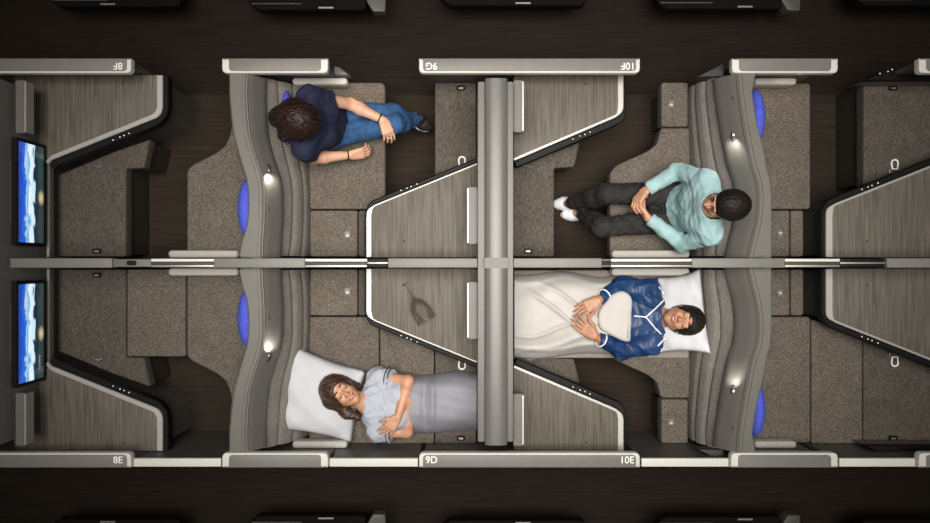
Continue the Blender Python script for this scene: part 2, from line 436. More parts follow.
def face_parts(person, c, R, sc, hair, lip, smile=False, closed=True):
    c = Vector(c); w = lambda l, f, u: c + R @ Vector((l, f, u)) * sc
    for s in (-1, 1):
        bm = bmesh.new(); tube(bm, [w(s * .013, .0895, .028), w(s * .028, .0905, .0345), w(s * .046, .081, .027)], [.0035 * sc, .0045 * sc, .002 * sc], 8); obj('eyebrow', bm, hair, person)
        bm = bmesh.new(); tube(bm, [w(s * .018, .0845, .000), w(s * .026, .0885, -.0045), w(s * .036, .0865, -.005), w(s * .045, .0780, .000)], [.001 * sc, .0024 * sc, .0024 * sc, .001 * sc], 6); obj('eyelashes', bm, 'hair_dark', person)
    bm = bmesh.new(); k = .006 if smile else 0
    tube(bm, [w(-.027, .079, -.059 + k), w(-.014, .0905, -.0595), w(0, .0945, -.0575), w(.014, .0905, -.0595), w(.027, .079, -.059 + k)], [.0015 * sc, .0045 * sc, .0045 * sc, .0045 * sc, .0015 * sc], 8)
    tube(bm, [w(-.024, .079, -.064 + k), w(-.012, .0885, -.0690), w(0, .0925, -.0705), w(.012, .0885, -.0690), w(.024, .079, -.064 + k)], [.0015 * sc, .0048 * sc, .006 * sc, .0048 * sc, .0015 * sc], 8)
    obj('lips', bm, lip, person)
    if smile:
        bm = bmesh.new(); tube(bm, [w(-.018, .0865, -.0615), w(-.008, .0925, -.0640), w(.008, .0925, -.0640), w(.018, .0865, -.0615)], [.001, .0032, .0032, .001], 6); obj('teeth', bm, 'teeth', person)
def add_hand(S, wrist, d, n, s, curl=(.4, .5, .4), sc=1., spread=.10, thumb=(.75, .6, .35)):
    """wrist point, finger direction d, palm normal n (the way the fingers close), s: which side of d x n the thumb is on"""
    W = Vector(wrist); d = nrm(d); n = Vector(n); n = (n - d * n.dot(d)).normalized(); w = d.cross(n)
    lens = [(.042, .026, .021), (.047, .029, .022), (.043, .027, .021), (.034, .021, .018)]
    for i in range(4):
        o = (1.5 - i) * s
        kn = W + (d * (.088 - .004 * abs(i - 1.2)) + w * o * .0195) * sc
        S.cone(W + (d * .008 + w * o * .011) * sc, kn, .0155 * sc, .0125 * sc, .010)
        th = curl[0] * (1 + .12 * i); p = kn; r = .0092 * sc
        for q, ln in enumerate(lens[i]):
            dr = (d * math.cos(th) + n * math.sin(th) + w * o * spread).normalized(); e = p + dr * ln * sc
            S.cone(p, e, r, r * .88, .003); p = e; r *= .88; th += curl[1] if q == 0 else curl[2]
    b = W + (d * .020 + w * s * .020) * sc; t = (d * thumb[0] + w * s * thumb[1] + n * thumb[2]).normalized()
    m1 = b + t * .046 * sc; t2 = (t + d * .35 + n * .25 - w * s * .15).normalized(); m2 = m1 + t2 * .032 * sc; m3 = m2 + (t2 + n * .2).normalized() * .026 * sc
    S.cone(b, m1, .0165 * sc, .0115 * sc, .010); S.cone(m1, m2, .0110 * sc, .0098 * sc, .004); S.cone(m2, m3, .0098 * sc, .0080 * sc, .003)
def torso_axes(J):
    l = (J['shL'] - J['shR']); up = (J['neck'] - J['pelvis']).normalized(); l = (l - up * l.dot(up)).normalized(); f = l.cross(up)
    return Matrix((l, f, up)).transposed()
def add_torso(S, J, g=0., bust=0., w=1., wr=None, lower=True, belly=0., dp=1.):
    R = torso_axes(J); pe, ne = J['pelvis'], J['neck']; L = (ne - pe).length
    at = lambda t, l=0, f=0: pe + R @ Vector((l, f, t * L))
    if lower: S.ball(at(.02), [(.165 + g) * w, .112 + g, .115 + g], R, .05, wr=wr)
    S.ball(at(.28, 0, .01), [(.138 + g) * w, .100 * dp + g + belly, .15 + g], R, .07, wr=wr)
    S.ball(at(.66, 0, .0), [(.158 + g) * w, .108 * dp + g, .17 + g], R, .06, wr=wr)
    for s in ('L', 'R'):
        S.cone(at(1.0), J['sh' + s], .050 + g, .044 + g, .07, wr=wr)
        S.cone(at(.62, (.07 if s == 'L' else -.07)), J['sh' + s], .082 + g, .050 + g, .06, wr=wr)
    if bust:
        for s in (-1, 1): S.ball(at(.62, s * .070, .075), [.062 + g, .050 + g + bust, .062 + g], R, .04)
def bounds(pts, m):
    a = np.array([tuple(p) for p in pts]); return a.min(0) - m, a.max(0) + m
# ------------------------------------------------------------------ camera, light
cam = bpy.data.cameras.new('camera'); cam.sensor_width = 36; cam.lens = F / 930 * 36
co = bpy.data.objects.new('camera', cam); COL.objects.link(co); co.location = (0, 0, HC); SC.camera = co
SC.view_settings.view_transform = 'Standard'; SC.view_settings.look = 'None'; SC.view_settings.gamma = 1; SC.view_settings.exposure = .1
wd = bpy.data.worlds.new('World'); SC.world = wd; wd.use_nodes = True
wd.node_tree.nodes['Background'].inputs[0].default_value = (1, .96, .9, 1); wd.node_tree.nodes['Background'].inputs[1].default_value = .07
def area(name, loc, sx, sy, power, col=(1, .95, .88), rot=(0, 0, 0), spread=None):
    l = bpy.data.lights.new(name, 'AREA'); l.shape = 'RECTANGLE'; l.size = sx; l.size_y = sy; l.energy = power; l.color = col
    if spread: l.spread = math.radians(spread)
    o = bpy.data.objects.new(name, l); COL.objects.link(o); o.location = loc; o.rotation_euler = rot; return o
def spot(name, loc, target, power, angle, col=(1, .93, .85), radius=.015, blend=.7):
    l = bpy.data.lights.new(name, 'SPOT'); l.energy = power; l.spot_size = math.radians(angle); l.spot_blend = blend; l.color = col; l.shadow_soft_size = radius
    o = bpy.data.objects.new(name, l); COL.objects.link(o); o.location = loc
    o.rotation_euler = (Vector(target) - Vector(loc)).to_track_quat('-Z', 'Y').to_euler(); return o
area('overhead_softbox', (.2, .2, 7.4), 4.4, 2.6, 112, spread=56)  # softbox added above the camera to light the suites; no ceiling is built

# ------------------------------------------------------------------ setting
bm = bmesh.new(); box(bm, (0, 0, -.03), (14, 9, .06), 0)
o = obj('floor', bm, 'floor'); o['kind'] = 'structure'; o['label'] = 'dark brown streaked cabin floor running along both aisles, coloured darker for their dim light'; o['category'] = 'floor'

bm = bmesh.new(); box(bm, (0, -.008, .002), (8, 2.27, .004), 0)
o = obj('floor', bm, 'suite_floor_lit'); o['kind'] = 'structure'; o['label'] = 'same brown floor inside the two rows of suites, coloured lighter for the light there'; o['category'] = 'floor'

ZC = .98
def aisle_wall(x0, x1, m, label, number=None, num_x=None, ends='both'):
    t = thing('aisle_wall', label, 'wall panel', P((x0 + x1) / 2, MY(60, m), 0))
    yo, yi = 58.5, 73
    a = P(x0 + 3, MY(yo, m), ZC); b = P(x1 - 3, MY(yo, m), ZC); sg = -1 if m else 1
    bm = bmesh.new(); box(bm, ((a.x + b.x) / 2, a.y - sg * .014, .465), (b.x - a.x, .024, .93)); obj('wall_panel', bm, 'body_grey', t)
    q = rounded([(x0, MY(yo, m)), (x1, MY(yo, m)), (x1, MY(yi, m)), (x0, MY(yi, m))], [.5, .5, 5, 5])
    bm = bmesh.new(); prism(bm, world_poly(q, ZC), .925, ZC, .006); obj('rail_cap', bm, 'cap_white', t)
    e = 4 if number else 7; l = x0 + (e if ends in ('both', 'left') else 1); r = x1 - (e if ends in ('both', 'right') else 1)
    q = rounded([(l, MY(yo + .6, m)), (r, MY(yo + .6, m)), (r, MY(yi - 1.8, m)), (l, MY(yi - 1.8, m))], [.3, .3, 4, 4])
    bm = bmesh.new(); prism(bm, world_poly(q, ZC), ZC - .004, ZC + .004, .002); obj('rail_cover', bm, 'cap_grey', t)
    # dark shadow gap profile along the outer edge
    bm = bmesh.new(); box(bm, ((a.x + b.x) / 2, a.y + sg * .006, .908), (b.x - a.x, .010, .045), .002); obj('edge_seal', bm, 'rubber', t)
    if number: text_part(number, num_x, MY(65.8, m), ZC + .0045, 9.8, 'white_paint', t, not m)
    return t
aisle_wall(-40, 131, False, 'long grey aisle wall cap marked 8F at upper left', '8F', 118, 'right')
aisle_wall(222, 328, False, 'short grey aisle wall cap beside the seated woman in navy')
aisle_wall(419, 640, False, 'long grey aisle wall cap marked 9G and 10F', '9G', 431.5, 'both')
t = [o for o in COL.objects if o.name.startswith('aisle_wall')][-1]
text_part('10F', 628, 65.8, ZC + .0045, 9.8, 'white_paint', t, True)
aisle_wall(732, 838, False, 'short grey aisle wall cap above the empty seat at upper right')
aisle_wall(919, 990, False, 'end of a grey aisle wall cap cut off by the upper right edge of the photo', ends='left')
aisle_wall(-40, 131, True, 'long grey aisle wall cap marked 8E at lower left', '8E', 118, 'right')
aisle_wall(222, 328, True, 'short grey aisle wall cap below the white pillow of the sleeping woman')
t = aisle_wall(419, 640, True, 'long grey aisle wall cap marked 9D and 10E', '9D', 431.5, 'both')
text_part('10E', 627, MY(65.8, True), ZC + .0045, 9.8, 'white_paint', t, False)
aisle_wall(731, 838, True, 'short grey aisle wall cap below the empty seat at lower right')
aisle_wall(919, 990, True, 'end of a grey aisle wall cap cut off by the lower right edge of the photo', ends='left')
for x0, x1, lb in ((132.5, 221, 'closed sliding suite door between the 8E cap and the short cap right of it'), (329.5, 418, 'closed sliding suite door beside the sleeping woman in the grey blanket'),
                   (641.5, 730, 'closed sliding suite door just right of the 10E number'), (839.5, 918, 'closed sliding suite door at the lower right corner of the row')):
    t = thing('sliding_door', lb, 'door', P((x0 + x1) / 2, MY(62, True), 0), 'closed suite doors of the lower row')
    a, b = P(x0, MY(63, True), .93), P(x1, MY(63, True), .93)
    bm = bmesh.new(); box(bm, ((a.x + b.x) / 2, a.y, .445), (b.x - a.x - .002, .022, .89)); obj('door_panel', bm, 'body_grey', t)
    bm = bmesh.new(); prism(bm, world_poly(rect(x0, MY(59.2, True), x1, MY(67.5, True)), .93), .908, .93, .004); obj('door_edge', bm, 'door_white', t)

# ------------------------------------------------------------------ suite partition columns
def column(xs, z, label):
    l0, c0, c1, l1 = xs
    t = thing('suite_partition', label, 'partition', P((c0 + c1) / 2, MID, 0))
    ya, yb = P(0, 78, z).y, P(0, 445.5, z).y
    g = P(c0, 0, z).x; h = P(c1, 0, z).x
    prof = [(g, .02), (g, z - .02)]
    for k in range(9):
        u = k / 8; prof.append((g + .004 + (h - g - .008) * u, z - .012 + .012 * math.sin(PI * u) ** .6))
    prof += [(h, z - .02), (h, .02)]
    bm = bmesh.new(); loft(bm, [[(x, y, zz) for x, zz in prof] for y in (ya, yb)]); obj('partition_core', bm, 'column', t)
    for x0, x1 in ((l0, c0), (c1, l1)):
        if x0 is None or x1 is None: continue
        zl = z - .05
        a = P(x0, 0, zl).x if x0 == l0 else h - .001; b = g + .001 if x0 == l0 else P(x1, 0, zl).x
        bm = bmesh.new(); box(bm, ((a + b) / 2, (ya + yb) / 2, zl / 2 + .01), (b - a, ya - yb - .02, zl - .02), .004); obj('side_ledge', bm, 'ledge', t)
    bm = bmesh.new(); box(bm, ((g + h) / 2, P(0, MID, z).y, z - .008), (h - g + .004, .058, .024), .003); obj('joint_cover', bm, 'ledge', t)
    for py in (75, 451):
        pass
    return t
column((478, 485, 507.5, 513), 1.15, 'tall grey partition running across the middle of both suite rows')
column((None, -30, -2, None), 1.15, 'grey partition cut off by the left edge behind the two lit screens')

# stowed monitor backs on the partitions
def housing(x0, x1, y0, y1, m, bright, label):
    z = 1.02; t = thing('monitor_housing', label, 'monitor housing', P((x0 + x1) / 2, MY((y0 + y1) / 2, m), .70), 'slim monitor housings on the partitions')
    a, b = P(x0, MY(y0, m), z), P(x1, MY(y1, m), z)
    bm = bmesh.new(); box(bm, ((a.x + b.x) / 2, (a.y + b.y) / 2, .968), (abs(b.x - a.x), abs(b.y - a.y), .10), .006); obj('casing', bm, 'shell', t)
    xe = b.x if bright == 'right' else a.x
    bm = bmesh.new(); box(bm, (xe, (a.y + b.y) / 2, .972), (.009, abs(b.y - a.y) - .01, .098), .003); obj('edge_strip', bm, 'chrome', t)
housing(513.4, 523, 80, 132, False, 'right', 'slim silver-edged monitor housing beside the 10F table')
housing(468, 477.6, 187, 244, False, 'left', 'slim silver-edged monitor housing beside the empty upper table near the middle partition')
housing(513.4, 523, 80, 132, True, 'right', 'slim silver-edged monitor housing beside the 10E table')
housing(468, 477.6, 187, 244, True, 'left', 'slim silver-edged monitor housing beside the table holding the stemmed glass')
housing(15, 25, 80, 133, False, 'right', 'slim bright-edged monitor housing above the upper lit screen')
housing(15, 25, 80, 133, True, 'right', 'slim bright-edged monitor housing below the lower lit screen')

def screen(y0, y1, m_label, cap, skew):
    zt, zb = 1.05, .735
    xt, xb = P(18, 0, zt).x, P(43.8, 0, zb).x
    ya, yb = P(0, y0, .9).y, P(0, y1, .9).y
    t = thing('wall_screen', m_label, 'screen', ((xt + xb) / 2, (ya + yb) / 2, zb), 'lit wall screens at the left edge')
    up = Vector((xt - xb, 0, zt - zb)); n = Vector((up.z, 0, -up.x)).normalized(); o0 = Vector((xb, 0, zb))
    def slab(bm, u0, u1, s0, s1, d0, d1):
        vs = []
        for d in (d0, d1):
            for u, s in ((u0, s0), (u1, s0), (u1, s1), (u0, s1)):
                p = o0 + up * u + n * d; vs.append(bm.verts.new((p.x, s, p.z)))
        f = [(0, 1, 2, 3), (4, 5, 6, 7), (0, 1, 5, 4), (1, 2, 6, 5), (2, 3, 7, 6), (3, 0, 4, 7)]
        return [bm.faces.new([vs[i] for i in q]) for q in f], vs
    bm = bmesh.new(); slab(bm, -.06, 1.05, ya + .012, yb - .012, -.03, 0); obj('bezel', bm, 'black', t)
    # the lit face, with the picture laid over its own width and height
    bm = bmesh.new(); uv = bm.loops.layers.uv.new('UVMap')
    fs, vs = slab(bm, .02, .98, ya - .008, yb + .008, .0005, .003)
    for f in fs:
        for lp in f.loops:
            w = lp.vert.co; v = (w.z - zb) / (zt - zb); lp[uv].uv = ((w.y - yb) / (ya - yb), v)
    s = obj('lit_display', bm, 'screen', t); lab(s, 'lit display of blue sky, white cloud and dark water')
    if cap:   # the small white script in the lower corner of the picture
        bm = bmesh.new(); pts = []
        for k in range(15):
            s_ = yb + .05 + (ya - yb) * .02 + k * .006; u = .20 + .035 * math.sin(k * 1.9)
            p = o0 + up * u + n * .0045; pts.append((p.x, s_, p.z))
        tube(bm, pts, .0018, 6); obj('script_mark', bm, 'white_paint', t)
    bm = bmesh.new(); slab(bm, .1, .9, ya - .12, yb + .12, -.075, -.03); obj('wall_mount', bm, 'panel_dark', t)
screen(143, 244, 'lit screen of sea and sky in the upper row at the left edge', False, 0)
screen(282.5, 382, 'lit screen of sea and sky in the lower row at the left edge', True, 0)

# ------------------------------------------------------------------ centre divider between the rows
def divider(x0, x1, segs, label):
    zc = 1.08; t = thing('centre_divider', label, 'partition', P((x0 + x1) / 2, MID, 0))
    a, b = P(x0, MID, zc), P(x1, MID, zc)
    bm = bmesh.new(); box(bm, ((a.x + b.x) / 2, a.y, .51), (b.x - a.x, .022, 1.02), .003); obj('divider_panel', bm, 'body_grey', t)
    for s0, s1, kind in segs:
        if kind == 'cover':
            bm = bmesh.new(); prism(bm, world_poly(rect(s0, 258.2, s1, 267.8), zc), 1.0, zc, .004); obj('rail_cover', bm, 'cap_grey', t)
        elif kind == 'dark':
            bm = bmesh.new(); prism(bm, world_poly(rect(s0, 259, s1, 267), zc - .02), 1.0, zc - .02, .004); obj('rail_gap', bm, 'body_grey', t)
            bm = bmesh.new(); q = P((s0 + s1) / 2, MID, zc - .015); box(bm, q, (.05, .026, .02), .004); obj('slide_latch', bm, 'black', t)
        elif kind == 'black':
            bm = bmesh.new(); prism(bm, world_poly(rect(s0, 258.6, s1, 267.4), zc - .03), 1.0, zc - .03, .004); obj('rail_slot', bm, 'black', t)
            bm = bmesh.new(); prism(bm, world_poly(rect(s0, 262.2, s1, 263.8), zc - .02), 1.0, zc - .02, .001); obj('slot_divider', bm, 'steel', t)
        else:
            for y0, y1, mt in ((258.8, 261.6, 'door_white'), (262.2, 264.4, 'panel_dark'), (264.8, 267.2, 'steel')):
                bm = bmesh.new(); prism(bm, world_poly(rect(s0, y0, s1, y1), zc - .01), 1.0, zc - .01, .002); lab(obj('slide_track', bm, mt, t), 'metal slide track in the rail')
divider(10, 477.5, [(10, 112, 'cover'), (112, 151, 'dark'), (151, 214, 'track'), (214, 305, 'cover'), (305, 367, 'track'), (367, 388, 'black'), (388, 477.5, 'cover')], 'low grey rail between the upper and lower rows, left of the middle partition')
divider(513.5, 980, [(513.5, 602, 'cover'), (602, 611, 'dark'), (611, 692, 'track'), (692, 785, 'cover'), (785, 840, 'track'), (840, 887, 'black'), (887, 980, 'cover')], 'low grey rail between the upper and lower rows, right of the middle partition')

# ------------------------------------------------------------------ side consoles
ZT = .68
def console(poly, path, wid, m, label, buttons, sock, frame_strip=None, dark=(5, 9), rnd=4):
    q = [(x, MY(y, m)) for x, y in poly]
    c = P(sum(p[0] for p in q) / len(q), sum(p[1] for p in q) / len(q), 0)
    t = thing('side_console', label, 'console table', c)
    pp('console_body', poly, .0, ZT - .04, 'body_grey', t, m, rnd, .006, ins=.012, zref=ZT)
    pp('table_top', poly, ZT - .038, ZT, 'veneer', t, m, rnd, .003)
    pt = open_round([P(x, MY(y, m), ZT)[:2] for x, y in path], .05, 7)
    # outward side: away from the plan's centre
    cc = Vector((c.x, c.y)); k = len(pt) // 2
    d = (Vector(pt[k + 1]) - Vector(pt[k - 1])).normalized(); nn = Vector((-d.y, d.x)); sg = 1 if nn.dot(Vector(pt[k]) - cc) > 0 else -1
    s = (HC - ZT) / F; n = len(pt)
    wl = [s * (wid[0] + (wid[1] - wid[0]) * min(1, max(0, (i / (n - 1) - .3) / .35))) for i in range(n)]
    bm = bmesh.new(); strip(bm, pt, [-sg * w * .5 for w in wl], [sg * w * .5 for w in wl], ZT - .03, ZT + .006, .003); obj('metal_trim', bm, 'chrome', t)
    rim_w = [s * (dark[0] + (dark[1] - dark[0]) * min(1, max(0, (i / (n - 1) - .3) / .3))) for i in range(n)]
    bm = bmesh.new(); strip(bm, pt, [sg * (w * .5 + .0005) for w in wl], [sg * (w * .5 + r) for w, r in zip(wl, rim_w)], ZT - .075, ZT - .008, .006); rim = obj('dark_rim', bm, 'black', t)
    for bx, by in buttons:
        bm = bmesh.new(); blob(bm, P(bx, MY(by, m), ZT - .004), (.0036, .0036, .003), n=8); obj('control_button', bm, 'button_light', rim)
    if sock:
        for bx, by in sock:
            bm = bmesh.new(); lathe(bm, [(.007, -.004), (.007, .001), (.004, .0015), (.004, -.003)], Matrix.Translation(P(bx, MY(by, m), ZT)), 12); obj('socket', bm, 'black', t)
    if frame_strip:
        bm = bmesh.new(); (ax, ay), (bx, by), z = frame_strip; strip(bm, [P(ax, MY(ay, m), z)[:2], P(bx, MY(by, m), z)[:2]], -.010, .010, z - .05, z, .003); obj('frame_strip', bm, 'steel', t)
PA = [(14, 75), (160, 75), (160, 114), (51, 158), (14, 162)]; WA = [(160, 75.5), (160, 114), (51, 158), (47, 163)]
PB = [(369, 257.5), (369, 208), (477.5, 163.5), (477.5, 257.5)]; WB = [(477, 164), (369, 208), (369, 257)]
PC = [(513.5, 75), (620, 75), (620, 114), (513.5, 159)]; WC = [(620.5, 75.5), (620.5, 114), (514, 159.5)]
PD = [(829, 257.5), (829, 207), (985, 145), (985, 257.5)]; WD = [(985, 145), (829, 207), (829, 257)]
ba = [(113, 140), (120, 137), (124, 135.5), (129, 133.5)]; bb = [(401, 190.5), (407, 188), (411, 186.5), (417, 184)]
bc = [(573, 139), (580, 136), (585, 134.5), (590, 132)]; bd = [(862, 189.5), (868, 187), (872, 185.5), (878, 183)]
for m in (False, True):
    r = 'lower' if m else 'upper'
    console(PA, WA, (6, 4), m, 'wood-topped side table under the 8%s number with lit buttons on its rim' % ('E' if m else 'F'), ba, [(123, 83)], ((48, 164), (48, 257), .66), (5, 8))
    console(PB, WB, (2, 5.5), m, ('wood-topped side table carrying the clear stemmed glass' if m else 'empty wood-topped side table left of the middle partition in the upper row'), bb, [(404, 241)], None, (5, 2))
    console(PC, WC, (6, 3), m, 'wood-topped side table under the 10%s number' % ('E' if m else 'F'), bc, [(586, 84)], None, (3, 7))
    console(PD, WD, (2.5, 7), m, '%s wood-topped side table cut off by the right edge' % r, bd, [(867, 241)], None, (6, 4))

for m in (False, True):
    t = thing('side_console', 'dark slanted console edge above the footrest in the %s right corner' % ('lower' if m else 'upper'), 'console table', P(925, MY(76, m), .47))
    poly = [(864, 80), (880, 71), (894, 65.5), (895.5, 74.9), (985, 74.9), (985, 80)]
    pp('console_body', poly, .47, .62, 'body_grey', t, m, 1, .004, ins=.008, zref=.68)
    rim = pp('dark_rim', poly, .622, .68, 'black', t, m, 1, .006)
    for bx, by in ((880, 73.5), (888, 71.5), (892, 69.5)):
        bm = bmesh.new(); blob(bm, P(bx, MY(by, m), .681), (.0036, .0036, .003), n=8); obj('control_button', bm, 'button_light', rim)
# ------------------------------------------------------------------ ottomans and leg rests
def buckle(parent, x, y, m, kind):
    z = .455; c = P(x, MY(y, m), z)
    if kind == 'latch':
        bm = bmesh.new(); box(bm, c, (.055, .032, .012), .004); b = obj('latch', bm, 'black', parent)
        bm = bmesh.new(); box(bm, (c.x, c.y - .002, z + .007), (.03, .010, .006), .002); obj('latch_tab', bm, 'steel', b)
    elif kind == 'ring':
        s = 1 if not m else -1
        bm = bmesh.new(); w, h = .020, .052
        pts = [(c.x - w * .8, c.y - s * .02, z + .01), (c.x - w, c.y + s * .012, z + .01)] + [(c.x + w * math.cos(a), c.y + s * (.018 + w * math.sin(a)), z + .01) for a in [PI - k * PI / 8 for k in range(9)]] + [(c.x + w * .8, c.y - s * .02, z + .01), (c.x - w * .8, c.y - s * .02, z + .01)]
        tube(bm, pts, .0055, 8); b = obj('metal_ring', bm, 'white_paint', parent)
        bm = bmesh.new(); tube(bm, [(c.x - .03, c.y - s * .024, z + .008), (c.x - .033, c.y - s * .045, z + .008)], .004); tube(bm, [(c.x + .03, c.y - s * .024, z + .008), (c.x + .033, c.y - s * .045, z + .008)], .004)
        obj('ring_bracket', bm, 'steel', b)
    else:
        bm = bmesh.new(); tube(bm, [(c.x - .035, c.y, z + .006), (c.x - .012, c.y + .008, z + .010), (c.x + .012, c.y - .004, z + .010), (c.x + .035, c.y + .004, z + .006)], [.006, .009, .009, .006]); obj('strap_buckle', bm, 'steel', parent)
def ottoman(poly, m, label, marks, zt=.45, name='ottoman', cat='ottoman', mat='ottoman_fabric'):
    q = [(x, MY(y, m)) for x, y in poly]
    t = thing(name, label, cat, P(sum(p[0] for p in q) / len(q), sum(p[1] for p in q) / len(q), 0))
    pp('base', poly, .0, zt - .10, 'panel_dark', t, m, 1.5, .004, ins=.012, zref=zt)
    pp('cushion', poly, zt - .098, zt, mat, t, m, 1.5, .008)
    for x, y, k in marks: buckle(t, x, y, m, k)
    return t
OA = [(58, 256.5), (58, 175), (113, 152), (150.5, 139), (144, 168), (126, 168.5), (126, 256.5)]
OC = [(510, 256.5), (510, 169), (580, 142), (574, 167), (554, 168), (554, 256.5)]
OB = [(435, 82.5), (476, 82.5), (476, 166), (435, 183)]
OD = [(863.5, 82.5), (985, 82.5), (985, 139), (863.5, 187)]
LA = [(97, 166.5, 'strap'), (97, 251, 'latch')]; LB = [(462, 163, 'ring'), (461, 88, 'latch')]
LC = [(528, 166.5, 'strap'), (528, 251, 'latch')]; LD = [(894, 166, 'ring'), (893, 88, 'latch')]
for m in (False, True):
    r = 'lower' if m else 'upper'
    ottoman(OA, m, 'brown fabric footrest right of the %s lit screen' % r, LA)
    ottoman(OB, m, ('brown fabric footrest at the covered feet of the sleeping woman' if m else 'brown fabric footrest under the 9G number, left of the middle partition'), LB)
    ottoman(OC, m, ('brown fabric footrest partly under the white duvet' if m else 'brown fabric footrest in front of the seated man, right of the middle partition'), LC)
    ottoman(OD, m, 'brown fabric footrest at the right edge of the %s row' % r, LD)
ottoman([(127, 256.5), (127, 169.5), (143, 169.5), (185.5, 169.5), (185.5, 256.5)], True, 'brown fabric leg rest bridging footrest and empty seat at lower left', [], name='leg_rest', cat='leg rest', mat='fabric')
ottoman([(380, 205), (380, 82.5), (434, 82.5), (434, 183), (382, 205)], True, 'brown fabric leg rest under the hips of the sleeping woman', [], name='leg_rest', cat='leg rest', mat='fabric')
ottoman([(556, 256.5), (556, 170), (608.5, 170), (608.5, 256.5)], True, 'leg rest under the white duvet of the lying man', [], name='leg_rest', cat='leg rest', mat='fabric')
ottoman([(811.5, 207), (811.5, 82.5), (862.5, 82.5), (862.5, 187.5)], True, 'brown fabric leg rest bridging seat and footrest at lower right', [], name='leg_rest', cat='leg rest', mat='fabric')

# ------------------------------------------------------------------ shells and seats
ST1 = [(73.5, 229, 246), (95, 229.5, 245.5), (117, 231.5, 246.5), (135, 234, 248.5), (148, 237.5, 252), (160, 241, 255.5), (176, 246, 261), (190, 248, 263), (202, 248.5, 263), (215, 248, 263), (227, 246.5, 262.5), (240, 242.5, 261.5), (257.5, 238.5, 261)]
ST2 = [(73.5, 738, 756), (92, 739.5, 752.5), (110, 742, 755), (126, 744.5, 758), (142, 747.5, 762), (160, 751, 766), (171, 754.5, 767.5), (180, 757.5, 770.5), (195, 759.5, 772), (208, 759, 772), (225, 757, 772), (240, 753, 772), (257.5, 749, 772)]
ZR = .96
def shell(ST, side, inner, m, label, lamp, slot):
    """a curved screen between two seats; side = which flank slopes down into the seat the camera looks onto"""
    t = thing('privacy_shell', label, 'seat shell', P((ST[6][1] + ST[6][2]) / 2, MY(165, m), 0))
    secs = []; rim = []; edge = []
    for y, l, r in ST:
        yy = MY(y, m); a, b = P(l, yy, ZR), P(r, yy, ZR); u = (y - 73.5) / 184
        px_in = r + inner if side == 'right' else l - inner
        i = P(px_in, yy, .82)
        if side == 'right': prof = [(a.x + .004, 0), (a.x + .002, ZR - .03), (a.x + .012, ZR - .006), (b.x - .01, ZR - .006), (b.x + .004, ZR - .012), (b.x * .55 + i.x * .45, ZR - .058), (b.x * .2 + i.x * .8, ZR - .11), (i.x, .82), (i.x - .006, .77), (b.x + .002, .72), (b.x - .002, 0)]
        else: prof = [(b.x - .004, 0), (b.x - .002, ZR - .03), (b.x - .012, ZR - .006), (a.x + .01, ZR - .006), (a.x - .004, ZR - .012), (a.x * .55 + i.x * .45, ZR - .058), (a.x * .2 + i.x * .8, ZR - .11), (i.x, .82), (i.x + .006, .77), (a.x - .002, .72), (a.x + .002, 0)]
        secs.append([(x, a.y, z) for x, z in prof])
        rim.append(((a.x + b.x) / 2, a.y, (b.x - a.x) / 2)); edge.append(b if side == 'right' else a)
    bm = bmesh.new(); loft(bm, secs); obj('shell_body', bm, 'shell', t, 50)
    pt = [(x, y) for x, y, w in rim]
    bm = bmesh.new(); strip(bm, pt, [-w for x, y, w in rim], [w for x, y, w in rim], ZR - .012, ZR, .006); obj('top_rim', bm, 'rim', t)
    sg = 1 if side == 'right' else -1
    bm = bmesh.new(); tube(bm, [(e.x - sg * .022, e.y, ZR + .0005) for e in edge], .003, 6); obj('rim_piping', bm, 'body_grey', t)
    bm = bmesh.new(); tube(bm, [(e.x + sg * .004, e.y, ZR - .010) for e in edge], .006, 6); obj('rim_seal', bm, 'body_grey', t)
    lx, ly = lamp; c = P(lx, MY(ly, m), ZR - .075)
    bm = bmesh.new(); tl = Matrix.Translation(c) @ Matrix.Rotation(sg * .5, 4, 'Y')
    lathe(bm, [(.028, -.03), (.03, 0), (.026, .008), (.020, .009), (.018, .002)], tl @ Matrix.Diagonal((.75, 1.35, 1, 1)), 20); lm = obj('reading_lamp', bm, 'rubber', t)
    bm = bmesh.new(); lathe(bm, [(.008, .0), (.0075, .011), (.003, .013)], tl, 16); obj('lamp_lens', bm, 'lamp_lens', lm)
    c2 = P(slot[0], MY(slot[1], m), ZR - .065); bm = bmesh.new(); box(bm, (c2.x, c2.y, c2.z + .012), (.014, .034, .03), .005); obj('coat_hook', bm, 'black', t)
    return t, c
lamps = []
for m in (False, True):
    _, c = shell(ST1, 'right', 20, m, ('curved grey shell behind the white pillow of the sleeping woman' if m else 'curved grey shell behind the seated woman in navy'), (267.5, 171), (269.5, 209)); lamps.append((c, 1, m))
    _, c = shell(ST2, 'left', 24, m, ('curved grey shell behind the pillow of the lying man' if m else 'curved grey shell behind the seated man in aqua'), (734.5, 135), (732, 98)); lamps.append((c, -1, m))

